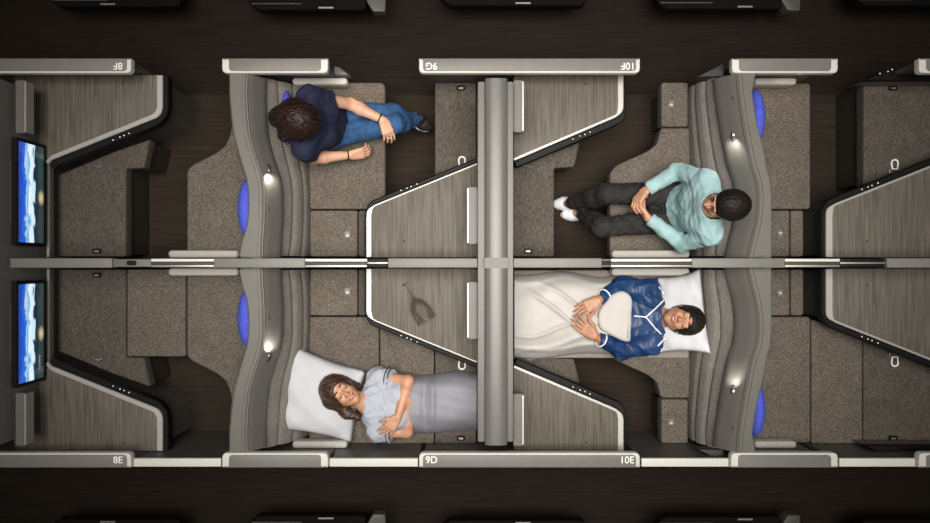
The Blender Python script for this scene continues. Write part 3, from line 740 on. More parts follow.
for m in (False, True):
    sh_ = [o for o in COL.objects if o.name.startswith('aisle_wall')]
    pp('side_wing', [(334, 66), (339, 67), (350, 74.8), (334, 74.8)], .56, .66, 'body_grey', sh_[6 if m else 1], m, 1, .004)
    pp('side_wing', [(724, 63), (715, 67), (697, 76.5), (724, 76.5)], .70, .80, 'rubber', sh_[8 if m else 3], m, 1, .004)
def rimx(ST, y, which):
    for (y0, l0, r0), (y1, l1, r1) in zip(ST, ST[1:]):
        if y0 <= y <= y1:
            t = (y - y0) / (y1 - y0); return (l0 + (l1 - l0) * t) if which == 'l' else (r0 + (r1 - r0) * t)
    return ST[0][1] if which == 'l' else ST[0][2]
def seat_open(ST, side, m, label, cush, back, arm, panels, marks):
    """the seat whose sloping backrest is in view"""
    q = [(x, MY(y, m)) for x, y in cush]
    t = thing('suite_seat', label, 'seat', P(sum(p[0] for p in q) / len(q), sum(p[1] for p in q) / len(q), 0))
    pp('seat_base', cush, 0, .33, 'panel_dark', t, m, 1.5, .004, ins=.05, zref=.45)
    pp('seat_cushion', cush, .332, .45, 'fabric', t, m, 2, .010)
    sg = 1 if side == 'right' else -1
    ch = [('backrest', 0, 1)]
    secs = []
    for k in range(15):
        y = back[4] + (back[5] - back[4]) * k / 14; u = (y - 73.5) / 184; yy = MY(y, m)
        top = P(rimx(ST, y, 'r') + back[0] if side == 'right' else rimx(ST, y, 'l') - back[0], yy, .765).x; bot = P(back[2] + (back[3] - back[2]) * u, yy, .45).x
        e = .012 * (abs(k - 7) / 7) ** 8
        back_x = P(rimx(ST, y, 'r' if side == 'right' else 'l'), yy, ZR).x + sg * .008
        front = []
        for j in range(33):
            v = j / 32; groove = .014 * (math.exp(-((v - .22) / .035) ** 2) + math.exp(-((v - .48) / .035) ** 2))
            front.append((top + (bot - top) * v + sg * (.040 * math.sin(PI * v) - e - groove), .765 + (.34 - .765) * v))
        prof = [(back_x, .34), (back_x, .70), (top - sg * .02, .758)] + front
        secs.append([(x, P(0, yy, .70).y, z) for x, z in prof])
    bm = bmesh.new(); loft(bm, secs); obj('backrest', bm, 'fabric_smooth', t, 45)
    hb = P(287, MY(118, m), .66) if side == 'right' else P(709, MY(208, m), .66)
    if not m: bm = bmesh.new(); blob(bm, hb, (.035, .165, .085), n=24); lab(obj('headrest', bm, 'blue_fabric', t), 'bright blue headrest')
    for px, z0, z1, mt, nm in panels:
        pp(nm, px, .34, z1, mt, t, m, 1.5, .008); pp('side_base', px, 0, .342, 'panel_dark', t, m, 1.5, .004, ins=.03, zref=z1)
    if arm: pp('armrest', arm, .50, .60, 'armrest', t, m, 3, .014)
    for x, y, z in marks:
        c = P(x, MY(y, m), z + .004); bm = bmesh.new(); box(bm, c, (.034, .040, .010), .003); k = obj('control_panel', bm, 'cap_grey', t)
        bm = bmesh.new(); box(bm, (c.x, c.y - .006, c.z + .006), (.020, .014, .005), .002); obj('button', bm, 'armrest', k)
    return t
def seat_hidden(ST, side, m, label, cush, blue, arm, side_block=None):
    """the seat on the far flank of the shell: cushion, headrest and a steep backrest"""
    q = [(x, MY(y, m)) for x, y in cush]
    t = thing('suite_seat', label, 'seat', P(sum(p[0] for p in q) / len(q), sum(p[1] for p in q) / len(q), 0))
    pp('seat_base', cush, 0, .33, 'panel_dark', t, m, 1.5, .004, ins=.05, zref=.45)
    pp('seat_cushion', cush, .332, .45, 'fabric', t, m, 2, .010)
    sg = 1 if side == 'right' else -1; secs = []
    for k in range(15):
        y = 80 + 174 * k / 14; yy = MY(y, m); x0 = P(rimx(ST, y, 'r' if side == 'right' else 'l'), yy, ZR).x + sg * .006
        prof = [(x0, .455), (x0, .86), (x0 + sg * .025, .84), (x0 + sg * .05, .72), (x0 + sg * .085, .58), (x0 + sg * .10, .455)]
        secs.append([(x, P(0, yy, 1.0).y, z) for x, z in prof])
    bm = bmesh.new(); loft(bm, secs); obj('backrest', bm, 'fabric_smooth', t, 45)
    bx, by, rx, ry = blue; c = P(bx, MY(by, m), .80)
    bm = bmesh.new(); blob(bm, c, (rx, ry, .11), n=24); lab(obj('headrest', bm, 'blue_fabric', t), 'bright blue headrest')
    if arm:
        pp('armrest', arm, .50, .60, 'armrest', t, m, 3, .014); 
    return t
def rimpx(y, w, two=False): return CX + (rimx(ST2 if two else ST1, y, w) - CX) * (HC - ZR) / (HC - .45)
C1 = [(309, 209), (309, 82.5), (382, 82.5), (385, 86), (385, 196), (374, 209)]
C0 = [(187, 256.5), (187, 170), (192, 165), (216, 153), (225, 146), (230, 135), (232, 124), (rimpx(124, 'l')-2, 124)] + [(rimpx(y, 'l') - 2, y) for y in (135, 148, 160, 176, 190, 202, 215, 227, 240, 256.5)]
C2 = [(610, 256.5), (610, 173), (617, 165), (648, 151), (657, 144), (661, 128), (690, 128), (690, 256.5)]
C3 = [(rimpx(y, 'r', True) + 2, y) for y in (209, 195, 180, 171, 160, 142, 126, 110, 92, 83)] + [(809, 83), (810.5, 86), (810.5, 209)]
for m in (False, True):
    r = 'lower' if m else 'upper'
    seat_hidden(ST1, 'left', m, 'empty brown fabric seat with blue headrest at %s left' % r, C0, (249, 208.5, .062, .175), (168, 250.3, 238, 257.6) and rect(168, 250.3, 238, 257.8))
    c1 = C1 if not m else [(309, 209), (309, 82.5), (379, 82.5), (379, 209)]
    seat_open(ST1, 'right', m, ('brown fabric seat laid flat under the sleeping woman' if m else 'brown fabric seat holding the seated woman in navy'), c1, (21, 0, 309, 310, 80, 256), rect(292, 77.5, 347, 84.5),
              [(rect(310, 210.5, 357.5, 256.5), .1, .445, 'fabric', 'side_cushion'), (rect(358.5, 210.5, 366, 256.5), .1, .44, 'ottoman_fabric', 'side_trim')], [(347.5, 234.5, .445)])
    seat_open(ST2, 'left', m, ('brown fabric seat laid flat under the lying man' if m else 'brown fabric seat holding the seated man in aqua'), C2, (26, 0, 689, 691, 80, 256), rect(612, 250.3, 690, 257.8),
              [(rect(661.5, 82.5, 688, 126.5), .1, .455, 'fabric', 'side_cushion')], [(671, 104, .455)])
    t = seat_hidden(ST2, 'right', m, 'empty brown fabric seat with blue headrest at %s right' % r, C3, (754.5, 118, .052, .165), rect(755, 77.5, 797, 84.5))
    for px in ([(rimpx(211, 'r', True) + 2, 210.5), (789.5, 210.5), (789.5, 256.5), (rimpx(256, 'r', True) + 2, 256.5)], rect(791, 210.5, 803.5, 256.5)): pp('side_cushion', px, .1, .445, 'fabric', t, m, 1.5, .008, crown=.003)
    c = P(780, MY(233, m), .45); bm = bmesh.new(); box(bm, c, (.030, .040, .010), .003); k = obj('control_panel', bm, 'cap_grey', t)
    bm = bmesh.new(); box(bm, (c.x, c.y, c.z + .006), (.022, .010, .005), .002); obj('button', bm, 'armrest', k)

# ------------------------------------------------------------------ shells of the outer seats across the aisles
def outer(x0, x1, y, m, label, wing, dash):
    z = .45; t = thing('outer_seat_shell', label, 'seat shell', P((x0 + x1) / 2, MY(-8, m), 0), 'outer seats across the %s aisle' % ('lower' if m else 'upper'))
    pp('shell_body', [(x0, -40), (x1, -40), (x1, y - 2), (x1 - 4, y), (x0 + 10, y), (x0, y - 8)], z - .09, z, 'outer_shell', t, m, 2, .010)
    pp('plinth', [(x0 + 14, -40), (x1 - 14, -40), (x1 - 14, y - 26), (x0 + 14, y - 26)], 0, z - .088, 'outer_shell', t, m, 2, .004, zref=z)
    a, b = P(x0 + 4, MY(y - 5.5, m), z), P(x1 - 6, MY(y - 5.5, m), z); mid = x0 + (x1 - x0) * .45
    bm = bmesh.new(); strip(bm, [P(x0 + 4, MY(y - 6.2, m), z)[:2], P(mid, MY(y - 6.2, m), z)[:2]], -.003, .003, z - .002, z + .004, .001); obj('edge_trim', bm, 'outer_wing', t)
    if dash:
        c = P(dash, MY(y - 2.2, m), z); bm = bmesh.new(); box(bm, (c.x, c.y, z + .002), (.095, .010, .008), .002); obj('handle', bm, 'steel', t)
    if wing: pp('end_wing', [(wing, y + 1.5), (wing + 12, y + 1.5), (wing + 14, -30), (wing - 14, -30), (wing - 6, y - 8)], z - .12, z - .02, 'outer_wing', t, m, 1, .004)
for m in (False, True):
    q = 'bottom' if m else 'top'; d = 0 if not m else .5
    for x0, x1, y, wing, dash, w in ((48, 180, 6.5, None, 108, 'dark outer seat back at the far left of the %s edge'), (248, 366, 10, 373, 326, 'dark outer seat back with a pale end wing at the %s edge, left of centre'),
                                  (440, 585, 5.5, None, 523, 'dark outer seat back at the middle of the %s edge'), (656, 782, 9, 788, 745, 'dark outer seat back with a pale end wing at the %s edge, right of centre'), (856, 985, 6, None, None, 'dark outer seat back at the far right of the %s edge')):
        outer(x0, x1, y, m, w % q, wing, dash)

# reading lamps throw a small warm pool on the shells beside them
for c, sg, m in lamps:
    s = -1 if m else 1
    spot('reading_lamp_light', c + Vector((sg * .02, -s * .02, .05)), c + Vector((sg * .06, -s * .25, -.06)), 2.6, 130)
spot('seat_lamp_light', P(352, 76, .95), P(366, 100, .45), 3.0, 60, (1, .70, .48))
spot('seat_lamp_light', P(800, 76, .95), P(790, 95, .45), 1.8, 50, (1, .62, .45))

# ------------------------------------------------------------------ glassware on the lower table
t = thing('stemmed_glass', 'clear stemmed glass lying on the wood-topped table', 'glass', P(418, 305, ZT))
a0, a1 = P(405, 284, ZT + .022), P(427, 321, ZT + .062)
ax = a1 - a0; ln = ax.length; ax.normalize(); M = Matrix.Translation(a0) @ ax.to_track_quat('Z', 'Y').to_matrix().to_4x4()
bm = bmesh.new(); lathe(bm, [(.003, .104), (.020, .110), (.040, .128), (.054, .155), (.060, .19), (.061, ln), (.059, ln), (.058, .19), (.052, .157), (.038, .131), (.018, .113), (.002, .107)], M, 32); obj('bowl', bm, 'clear_glass', t)
bm = bmesh.new(); lathe(bm, [(.020, -.002), (.020, .001), (.006, .006), (.004, .02), (.004, .075), (.014, .084), (.019, .094), (.014, .103), (.003, .106)], M, 20); obj('stem', bm, 'clear_glass', t)
# ------------------------------------------------------------------ bedding
def pillow(name, label, corners, zc, th, mat, m=False, puff=.5, seed=1, tilt=(0, 0, 0, 0), cat='pillow', n=28, n_wr=.004):
    """a stuffed cushion between four plan corners (a, b, c, d around)"""
    A, B, C, D = [P(x, y, zc + t) for (x, y), t in zip(corners, tilt)]
    rs = np.random.RandomState(seed); ph = rs.rand(8) * 6
    bm = bmesh.new(); top, bot = {}, {}
    for i in range(n + 1):
        for j in range(n + 1):
            u, v = i / n, j / n; U, V = 2 * u - 1, 2 * v - 1
            # the edges of a stuffed case pull in between the corners
            uu = .5 + .5 * U * (1 - .06 * (1 - V * V)); vv = .5 + .5 * V * (1 - .08 * (1 - U * U))
            p = A * (1 - uu) * (1 - vv) + B * uu * (1 - vv) + C * uu * vv + D * (1 - uu) * vv
            e = max(0., (1 - abs(U) ** 2.6)) ** puff * max(0., (1 - abs(V) ** 2.6)) ** puff
            w = n_wr * (math.sin(7 * U + 4 * V + ph[0]) + math.sin(9 * V - 5 * U + ph[1]) + .7 * math.sin(15 * U * V + ph[2])) * min(1, e * 3)
            edge = i in (0, n) or j in (0, n)
            top[i, j] = bm.verts.new(p + Vector((0, 0, th * e + w)))
            bot[i, j] = top[i, j] if edge else bm.verts.new(p - Vector((0, 0, th * .8 * e)))
    for i in range(n):
        for j in range(n):
            bm.faces.new((top[i, j], top[i + 1, j], top[i + 1, j + 1], top[i, j + 1]))
            q = (bot[i, j], bot[i, j + 1], bot[i + 1, j + 1], bot[i + 1, j])
            if len(set(q)) == 4 and set(q) != {top[i, j], top[i + 1, j], top[i + 1, j + 1], top[i, j + 1]}: bm.faces.new(q)
    o = obj(name, bm, mat, None, None)
    return tag(o, label, cat)
def drape(name, label, x0f, x1f, y0f, y1f, zf, mat, zlow, cat, nx=90, ny=80):
    """a cover lying over a body: v runs down the picture, u along it"""
    bm = bmesh.new(); G = {}
    for i in range(nx + 1):
        for j in range(ny + 1):
            u, v = i / nx, j / ny
            x = x0f(v) + (x1f(v) - x0f(v)) * u; y = y0f(u) + (y1f(u) - y0f(u)) * v
            G[i, j] = bm.verts.new(P(x, y, zf(u, v)))
    for i in range(nx):
        for j in range(ny): bm.faces.new((G[i, j], G[i, j + 1], G[i + 1, j + 1], G[i + 1, j]))
    ring = [G[i, 0] for i in range(nx + 1)] + [G[nx, j] for j in range(1, ny + 1)] + [G[i, ny] for i in range(nx - 1, -1, -1)] + [G[0, j] for j in range(ny - 1, 0, -1)]
    low = [bm.verts.new((v.co.x, v.co.y, min(zlow, v.co.z - .004))) for v in ring]
    for k in range(len(ring)): bm.faces.new((ring[k], ring[(k + 1) % len(ring)], low[(k + 1) % len(ring)], low[k]))
    bm.faces.new(low)
    o = obj(name, bm, mat, None, 60)
    return tag(o, label, cat)

pillow('pillow', 'large white pillow under the head of the sleeping woman', [(290, 343), (366, 371), (352, 443), (277, 430)], .545, .09, 'pillow_cotton', seed=3, tilt=(.05, 0, 0, .05))
pillow('pillow', 'white pillow under the head of the lying man in navy pyjamas', [(657, 277), (700, 268), (711, 354), (655, 354)], .56, .075, 'pillow_cotton', seed=5, tilt=(0, .085, .085, 0))
pp_m = thing('mattress_pad', 'thin grey mattress pad under the lying man and his white duvet', 'mattress', P(610, 315, .46))
pp('pad', [(514, 270.5), (689, 270.5), (689, 358), (514, 358)], .4605, .478, 'mattress_cloth', pp_m, False, 3, .006)

# grey blanket over the sleeping woman
def zb(u, v):
    s = abs(2 * v - 1); z = .475 + .225 * max(0, 1 - s ** 3.2) ** .75
    z += .022 * math.exp(-((u - .30 - .05 * math.cos((v - .5) * 3)) / .045) ** 2) * max(0, 1 - s ** 4)
    z -= .02 * math.exp(-((u - .22) / .05) ** 2) * max(0, 1 - s ** 4)
    z += .006 * math.sin(10 * v + 3 * u + 2 * math.sin(5 * u)) * max(0, 1 - s ** 4) + .004 * math.sin(23 * v - 7 * u)
    return z - .03 * u
drape('blanket', 'grey blanket over the legs of the sleeping woman', lambda v: 412 - 3 * math.sin(PI * v), lambda v: 476.5, lambda u: 373 + 2 * math.sin(5 * u + 1), lambda u: 433 - 2 * u + 1.0 * math.sin(6 * u), zb, 'grey_blanket', .459, 'blanket')
# white duvet over the lying man
def zd(u, v):
    s = abs(2 * v - 1); env = max(0, 1 - s ** 4)
    z = .485 + .195 * max(0, 1 - s ** 3.4) ** .75 * (.72 + .28 * min(1, u * 1.6))
    a = v * 85; b = u * 95
    z += 0.022 * math.exp(-((a - 22 - (b - 20) * .78) / 2.6) ** 2) * (1 if b > 24 else max(0, (b - 8) / 16)) * env
    z += 0.017 * math.exp(-((a - 14 - (b - 30) * .62) / 2.2) ** 2) * (1 if b > 30 else max(0, (b - 14) / 16)) * env
    z += 0.017 * math.exp(-((a - 60 + (b - 20) * .12 - 3 * math.sin(b / 14)) / 2.2) ** 2) * env
    z += 0.020 * math.exp(-((a - 69 + (b - 60) * .20 + 2 * math.sin(b / 9)) / 2.4) ** 2) * env
    z += 0.015 * math.exp(-((a - 77 + 2 * math.sin(b / 11 + 1)) / 2.2) ** 2)
    z += .008 * math.exp(-((a - 6 - 2 * math.sin(b / 10)) / 2.5) ** 2)
    z += .004 * math.sin(9 * u + 13 * v + 2 * math.sin(6 * v)) * env + .003 * math.sin(25 * v + 6 * u)
    return z + .02 * math.exp(-((u - 1.0) / .10) ** 2) * env
drape('duvet', 'white rumpled duvet over the legs of the lying man', lambda v: 514.5, lambda v: 611 + 4 * math.sin(5 * v + 1) + 14 * abs(2 * v - 1) ** 2, lambda u: 273.5 + 3.2 * math.sin(9 * u + 1.2) * (.3 + u), lambda u: 357.5 - 6 * u * u + 1.6 * math.sin(8 * u), zd, 'duvet_cotton', .481, 'duvet')
pc = pp('small_cushion', [(598, 312), (612, 294), (624, 290), (633, 297), (632, 318), (631, 343), (622, 341), (599, 329)], .685, .735, 'duvet_cotton', None, False, 7, .022)
tag(pc, 'small off-white cushion held on the chest of the lying man', 'cushion')

# ------------------------------------------------------------------ people
def J_(d): return {k: P(*v) for k, v in d.items()}
def body_field(J, skin_h, head_R, head_sc, feet=True):
    pts = list(J.values()); lo, hi = bounds(pts, .17)
    return Field(lo, hi, skin_h)
def arm(S, J, s, r=(.046, .036, .035, .025)):
    S.cone(J['sh' + s], J['el' + s], r[0], r[1], .02); e, w = J['el' + s], J['wr' + s]
    mid = e + (w - e) * .30
    S.cone(e, mid, r[1], r[2] + .003, .02); S.cone(mid, w, r[2] + .003, r[3], .02)
def leg(S, J, s, g=0., k=.03):
    S.cone(J['hip' + s], J['kn' + s], .078 + g, .054 + g, k); kn, an = J['kn' + s], J['an' + s]; c = kn + (an - kn) * .3
    S.cone(kn, c, .052 + g, .053 + g, k); S.cone(c, an, .053 + g, .036 + g, k)
def person_root(label, loc): return thing('person', label, 'person', loc)
def neck_col(S, J, R, c, sc): S.cone(Vector(c) + R @ Vector((0, -.022, -.055)) * sc, J['neck'] + (J['pelvis'] - J['neck']).normalized() * .03, .050 * sc, .060, .03)
def shirt(J, name, mat, person, sleeves, g, wr, h=.0055, bust=0., w=1., neck_cut=.068, lower=True, hem=None, sleeve_r=(.062, .056), belly=0., headc=None, k_arm=.03, dp=1.):
    lo, hi = bounds([J[k] for k in ('pelvis', 'neck', 'shL', 'shR', 'elL', 'elR', 'wrL', 'wrR')], .19)
    S = Field(lo, hi, h)
    add_torso(S, J, g, bust, w, wr=wr, lower=lower, belly=belly, dp=dp)
    for s in 'LR':
        if sleeves == 'short':
            e = J['sh' + s] + (J['el' + s] - J['sh' + s]) * .48
            S.cone(J['sh' + s], e, sleeve_r[0], sleeve_r[1], .035, cap=True, wr=wr)
        else:
            S.cone(J['sh' + s], J['el' + s], sleeve_r[0], sleeve_r[1], k_arm, wr=wr)
            wv = (J['wr' + s] - J['el' + s]).normalized()
            S.cone(J['el' + s], J['wr' + s] - wv * .012, sleeve_r[1] + .001, .038, .02, cap=True, wr=wr)
    up = (J['neck'] - J['pelvis']).normalized()
    S.ball(J['neck'] + up * .052, neck_cut, None, .008, 'cut')
    if hem is not None: S.halfspace_cut(J['pelvis'] + up * hem, -up)
    return put_field(S, name, mat, person)
def trousers(J, name, mat, person, g, wr, h=.006, top=.10, feet_cut=True):
    lo, hi = bounds([J[k] for k in ('pelvis', 'knL', 'knR', 'anL', 'anR', 'hipL', 'hipR')], .17)
    S = Field(lo, hi, h); R = torso_axes(J); pe = J['pelvis']; up = R.col[2]
    S.ball(pe, [.168 + g, .115 + g, .12 + g], R, .04, wr=wr)
    for s in 'LR':
        hp, kn, an = J['hip' + s], J['kn' + s], J['an' + s]
        S.cone(hp, kn, .086 + g, .062 + g, .03, wr=wr)
        c = kn + (an - kn) * .3; S.cone(kn, c, .066 + g, .066 + g, .025, wr=wr); S.cone(c, an, .066 + g, .050 + g, .025, cap=True, wr=wr)
    S.halfspace_cut(pe + up * top, up)
    return put_field(S, name, mat, person)
def shoe(person, heel, toe, up, mat, sole, r=.040):
    heel, toe = Vector(heel), Vector(toe); d = (toe - heel).normalized(); up = Vector(up); up = (up - d * up.dot(d)).normalized()
    lo, hi = bounds([heel, toe], .12); S = Field(lo, hi, .0045)
    mid = heel + (toe - heel) * .62
    S.cone(heel + up * .012, mid, r * .85, r * 1.02, .02); S.cone(mid, toe, r * 1.02, r * .78, .02)
    S.cone(heel + up * .03, heel + up * .065, r * .9, r * .85, .02)
    S.halfspace_cut(heel - up * .022, -up)
    o = put_field(S, 'shoe', mat, person)
    # the sole
    l = d.cross(up); bm = bmesh.new(); secs = []
    for z, g in ((-.034, .0), (-.032, .004), (-.020, .005), (-.016, .002)):
        ring = []
        for k in range(28):
            a = 2 * PI * k / 28; c = math.cos(a); L = (toe - heel).length
            ctr = heel + d * (L * (.5 + .5 * c)); wid = r * (.86 + .12 * math.sin((.5 + .5 * c) * PI)) + g
            ring.append(ctr + d * c * wid * .9 + l * math.sin(a) * wid + up * z)
        secs.append(ring)
    loft(bm, secs); lab(obj('sole', bm, sole, o), 'white sole' if sole == 'sole_white' else 'dark sole')
    return o
def hair_cap(person, c, R, sc, mat, parts=(), grow=.016, face_cut=.085, h=.0045, amp=.003, freq=150, fringe=.0, cut_dir=(0, .075, -.055), seed=2, pts=()):
    c = Vector(c); w = lambda l, f, u: c + R @ Vector((l, f, u)) * sc
    lo, hi = bounds([c] + [Vector(p) for p in pts], .19); S = Field(lo, hi, h)
    S.ball(w(0, -.016, .034), [(.076 + grow) * sc, (.094 + grow) * sc, (.085 + grow) * sc], R, .01)
    S.ball(w(0, -.040, -.010), [(.070 + grow) * sc, (.060 + grow) * sc, (.075 + grow) * sc], R, .03)
    for a, b, r1, r2 in parts: S.cone(a, b, r1, r2, .03)
    if face_cut: S.ball(w(*cut_dir), [face_cut * .86 * sc, face_cut * sc, face_cut * 1.15 * sc], R, .012, 'cut')
    S.roughen(amp, freq, seed)
    return put_field(S, 'hair', mat, person)
def cuff_ring(person, name, c, d, r, th, mat, text=None):
    c = Vector(c); d = nrm(d); a = d.orthogonal().normalized(); b = d.cross(a)
    pts = [c + (a * math.cos(t) + b * math.sin(t)) * r for t in [2 * PI * k / 24 for k in range(25)]]
    bm = bmesh.new(); tube(bm, pts, th, 8); o = obj(name, bm, mat, person)
    return lab(o, text) if text else o

# --- seated woman in navy
J = J_(dict(pelvis=(331, 124, .565), neck=(304, 122, 1.01), shL=(309, 97, .965), shR=(304, 149, .955), elL=(350, 104, .735), wrL=(383, 120, .715), elR=(313, 158, .69), wrR=(350, 155, .635),
            hipL=(334, 114, .555), hipR=(333, 136, .555), knL=(393, 113, .55), knR=(394, 124, .645), anL=(399, 118, .13), anR=(416, 119, .30)))
pA = person_root('seated woman in navy T-shirt and blue jeans with crossed legs, seen from above', J['pelvis'] - Vector((0, 0, .11)))
hc = P(301, 121, 1.165); R = head_frame((.86, -.28, -.42), (.42, -.10, .9))
S = Field(*bounds(list(J.values()) + [hc, P(432, 128, .2), P(396, 145, .68)], .13), .0048)
add_torso(S, J, -.012, 0, .94); add_head(S, hc, R, .97); neck_col(S, J, R, hc, .92)
for s in 'LR': arm(S, J, s, (.041, .034, .033, .0235)); leg(S, J, s, -.014)
add_hand(S, J['wrL'], P(391, 140, .69) - J['wrL'], (-.25, -.2, -1), 1, (.35, .5, .4), .93, .06, (.7, .55, .4))
add_hand(S, J['wrR'], P(368, 152, .615) - J['wrR'], (.1, .5, -.6), -1, (.45, .6, .5), .93, .04, (.75, .5, .3))
S.cone(J['anR'], P(423, 123.5, .235), .028, .020, .02); S.cone(J['anL'], P(410, 120, .07), .028, .02, .02)
put_field(S, 'body', 'skin_fair', pA)
shirt(J, 'navy_shirt', 'navy_cotton', pA, 'short', .004, (.006, 30, 5), bust=.010, w=.95, hem=.02, sleeve_r=(.056, .062), neck_cut=.075)
trousers(J, 'jeans', 'denim', pA, -.006, (.005, 38, 8), top=.09)
shoe(pA, P(415.5, 119.5, .265), P(428, 126.5, .225), (.30, .05, .9), 'rubber', 'sole_white', .040)
shoe(pA, P(401, 119, .055), P(419, 121, .048), (0, 0, 1), 'rubber', 'sole_white', .040)
hp = lambda l, f, u: hc + R @ Vector((l, f, u))
hair_cap(pA, hc, R, 1.0, 'hair_brown', [(hp(.05, -.05, 0), hp(.075, -.05, -.15), .062, .045), (hp(-.05, -.05, 0), hp(-.085, -.03, -.15), .060, .042), (hp(0, -.075, 0), hp(0, -.085, -.18), .072, .060), (hp(-.066, .025, .0), hp(-.080, .045, -.10), .032, .022), (hp(.066, .025, .0), hp(.080, .045, -.10), .032, .022)], .022, .080, .005, .0035, 120, cut_dir=(0, .105, -.065), pts=[hp(0, 0, -.2)])
face_parts(pA, hc, R, .97, 'hair_brown', 'lip')
cuff_ring(pA, 'watch_strap', J['wrL'] + (J['elL'] - J['wrL']) * .10, J['elL'] - J['wrL'], .0275, .0045, 'rubber', 'dark strap on the wrist')
cuff_ring(pA, 'bracelet', J['wrR'] + (J['elR'] - J['wrR']) * .06, J['elR'] - J['wrR'], .027, .004, 'rubber', 'dark bracelet')

# --- seated man in aqua
J = J_(dict(pelvis=(681, 209, .57), neck=(711, 207, 1.01), shL=(711, 235, .945), shR=(707, 181, .945), elR=(678, 171, .74), wrR=(646, 190, .70), elL=(683, 244, .73), wrL=(648, 218, .70),
            hipR=(674, 195, .56), hipL=(674, 220, .56), knR=(607, 194, .565), knL=(602, 227, .55), anR=(571, 203, .145), anL=(583, 214, .135)))
pB = person_root('seated man in aqua sweater and dark trousers with clasped hands, seen from above', J['pelvis'] - Vector((0, 0, .11)))
hc = P(726.5, 205, 1.17); R = head_frame((-.95, .03, .16), (.16, 0, .98))
S = Field(*bounds(list(J.values()) + [hc, P(553, 204, .05), P(630, 198, .7)], .13), .0048)
add_torso(S, J, -.010, 0, .93, dp=.84); add_head(S, hc, R, 1.); neck_col(S, J, R, hc, 1.05)
for s in 'LR': arm(S, J, s, (.036, .028, .027, .024)); leg(S, J, s, -.010)
add_hand(S, J['wrR'] + Vector((0, 0, .012)), P(633, 205, .712) - J['wrR'], (.45, -.55, -.45), -1, (.55, .7, .4), 1., .03, (.8, .35, .35))
add_hand(S, J['wrL'], P(634, 199, .692) - J['wrL'], (.35, .75, -.1), 1, (.55, .6, .4), 1., .03, (.7, .4, .5))
S.cone(J['anR'], P(563, 204, .05), .028, .020, .02); S.cone(J['anL'], P(570, 213, .05), .028, .02, .02)
put_field(S, 'body', 'skin_warm', pB)
shirt(J, 'aqua_sweater', 'aqua_knit', pB, 'long', .006, (.0048, 27, 11), w=.93, dp=.84, hem=.06, sleeve_r=(.057, .050), neck_cut=.070, k_arm=.018)
trousers(J, 'dark_trousers', 'charcoal_cloth', pB, -.002, (.006, 34, 3), top=.07)
cuff_ring(pB, 'shirt_collar', J['neck'] + Vector((.004, 0, .034)), (J['neck'] - J['pelvis']) + Vector((-.16, 0, 0)), .066, .012, 'charcoal_cloth', 'dark undershirt collar')
shoe(pB, P(573, 203, .052), P(557.5, 204, .048), (0, 0, 1), 'white_cotton', 'sole_white', .042)
shoe(pB, P(583, 214, .052), P(566, 214.5, .048), (0, 0, 1), 'white_cotton', 'sole_white', .042)
hair_cap(pB, hc, R, 1.0, 'hair_dark', [], .010, .078, .0045, .0022, 170, cut_dir=(0, .100, -.045), seed=6)
face_parts(pB, hc, R, 1., 'hair_dark', 'lip_brown')

# --- sleeping woman
J = J_(dict(pelvis=(447, 404, .53), neck=(366, 404, .60), shL=(378, 378, .575), shR=(378, 431, .575), elL=(408, 381, .655), wrL=(398, 417, .715), elR=(407, 432, .61), wrR=(409, 401, .675),
            hipL=(452, 393, .54), hipR=(452, 416, .54), knL=(474, 396, .55), knR=(474, 413, .55), anL=(476, 396, .54), anR=(476, 413, .54)))
pC = person_root('sleeping woman in white T-shirt with folded arms, lying on a white pillow', P(395, 404, .46))
hc = P(340.5, 392, .690); R = head_frame((.28, .12, .95), (-.84, .48, .20))
S = Field(*bounds([J[k] for k in J] + [hc, P(386, 436, .7), P(396, 384, .7)], .13), .0046)
add_torso(S, J, -.016, 0, .95); add_head(S, hc, R, .98); neck_col(S, J, R, hc, .9)
for s in 'LR':
    arm(S, J, s, (.042, .034, .033, .0235))
    S.cone(J['hip' + s], J['kn' + s], .055, .05, .03)
add_hand(S, J['wrL'], P(386, 432, .715) - J['wrL'], (-.1, .1, -1), -1, (.25, .35, .3), .93, .10, (.75, .6, .2))
add_hand(S, J['wrR'], P(396, 384, .665) - J['wrR'], (.1, -.1, -1), 1, (.3, .4, .3), .93, .06, (.75, .5, .2))
put_field(S, 'body', 'skin_warm', pC)
shirt(J, 'white_shirt', 'grey_tee', pC, 'short', .002, (.006, 30, 21), bust=.012, w=.97, sleeve_r=(.055, .066), neck_cut=.080, lower=False, hem=.17)
for s in 'LR':
    e = J['sh' + s] + (J['el' + s] - J['sh' + s]) * .47; d = J['el' + s] - J['sh' + s]
    cuff_ring(pC, 'sleeve_trim', e, d, .066, .0035, 'navy_cotton', 'dark line along the sleeve hem')
    cuff_ring(pC, 'sleeve_trim', e - d * .10, d, .0685, .003, 'navy_cotton', 'dark line along the sleeve hem')
hp = lambda l, f, u: hc + R @ Vector((l, f, u))
hair_cap(pC, hc, R, .98, 'hair_chestnut', [(hp(-.055, -.04, .02), hp(-.090, -.045, -.10), .050, .034), (hp(-.090, -.045, -.10), hp(-.085, -.02, -.17), .034, .020), (hp(.05, -.05, .02), hp(.075, -.06, -.08), .045, .030), (hp(-.02, -.07, .06), hp(-.07, -.06, .02), .055, .05)], .016, .082, .0045, .003, 140, cut_dir=(.006, .098, -.035), seed=12, pts=[hp(-.1, 0, -.18)])
face_parts(pC, hc, R, .98, 'hair_chestnut', 'lip', smile=True)

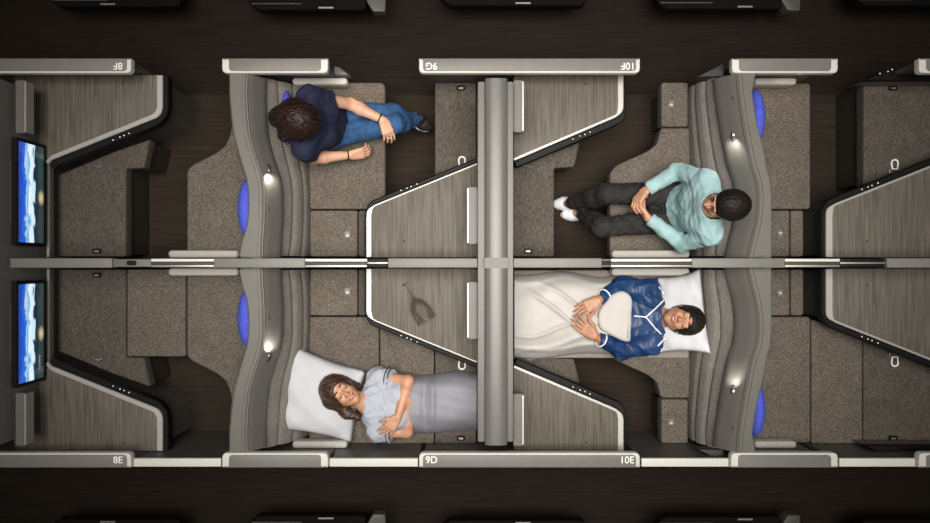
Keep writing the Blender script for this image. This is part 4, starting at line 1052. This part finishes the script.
# --- lying man
J = J_(dict(pelvis=(583, 317, .55), neck=(657, 317, .605), shR=(650, 290, .585), shL=(651, 344, .585), elR=(621, 285, .60), wrR=(599, 300, .715), elL=(622, 350, .60), wrL=(595, 336.5, .72),
            hipR=(577, 306, .56), hipL=(577, 328, .56), knR=(522, 304, .54), knL=(522, 330, .54), anR=(516, 304, .53), anL=(516, 330, .53)))
pD = person_root('lying man in navy pyjamas with white piping, head on a white pillow', P(630, 317, .48))
hc = P(683, 319.5, .695); R = head_frame((-.16, .03, .97), (.97, -.12, .16))
S = Field(*bounds([J[k] for k in J] + [hc, P(580, 318, .72)], .13), .0048)
add_torso(S, J, -.012, 0, 1.); add_head(S, hc, R, 1.); neck_col(S, J, R, hc, 1.)
for s in 'LR': arm(S, J, s, (.036, .028, .027, .024)); S.cone(J['hip' + s], J['kn' + s], .060, .045, .03)
add_hand(S, J['wrR'], P(579, 311, .735) - J['wrR'], (0, -.15, -1), 1, (.25, .35, .3), 1., .07, (.75, .55, .2))
add_hand(S, J['wrL'], P(571, 317, .755) - J['wrL'], (.1, .1, -1), -1, (.22, .28, .25), 1., .06, (.75, .5, .2))
put_field(S, 'body', 'skin_tan', pD)
sh = shirt(J, 'pyjama_top', 'navy_satin', pD, 'long', .006, (.008, 27, 31), sleeve_r=(.060, .056), neck_cut=.074, lower=False, hem=.10)
for s in 'LR':
    d = (J['elL' if s == 'L' else 'elR'] - J['wr' + s]).normalized()
    cuff_ring(pD, 'cuff_piping', J['wr' + s] + d * .055, d, .0435, .0042, 'white_paint', 'white piping round the cuff')
dg = None
def on_chest(px, py, z): return P(px, py, z)
bm = bmesh.new()
# collar piping follows the chest: found on the finished shirt's own surface
from mathutils.bvhtree import BVHTree
bv = BVHTree.FromPolygons([v.co + rloc(pD) for v in sh.data.vertices], [tuple(p.vertices) for p in sh.data.polygons])
def surf(px, py, lift=.003):
    o = P(px, py, 1.0); cam_ = Vector((0, 0, HC)); d = (o - cam_).normalized(); h = bv.ray_cast(o, d)
    return (h[0] - d * lift) if h[0] is not None else P(px, py, .66)
def piping(pts, r=.0042):
    q = []
    for a, b in zip(pts, pts[1:]):
        for k in range(6): q.append(surf(a[0] + (b[0] - a[0]) * k / 6, a[1] + (b[1] - a[1]) * k / 6))
    q.append(surf(*pts[-1])); b_ = bmesh.new(); tube(b_, q, r, 8); lab(obj('collar_piping', b_, 'white_paint', pD), 'white piping on the collar')
piping([(634, 316), (646, 317)]); piping([(646, 317), (655, 309), (664, 300)]); piping([(646, 317), (655, 328), (661, 334)])
piping([(659, 287), (664, 294)]); piping([(658, 346), (665, 338)])
hair_cap(pD, hc, R, 1., 'hair_dark', [], .015, .082, .0045, .003, 150, cut_dir=(0, .098, -.042), seed=16)
face_parts(pD, hc, R, 1., 'hair_dark', 'lip_brown', smile=True)
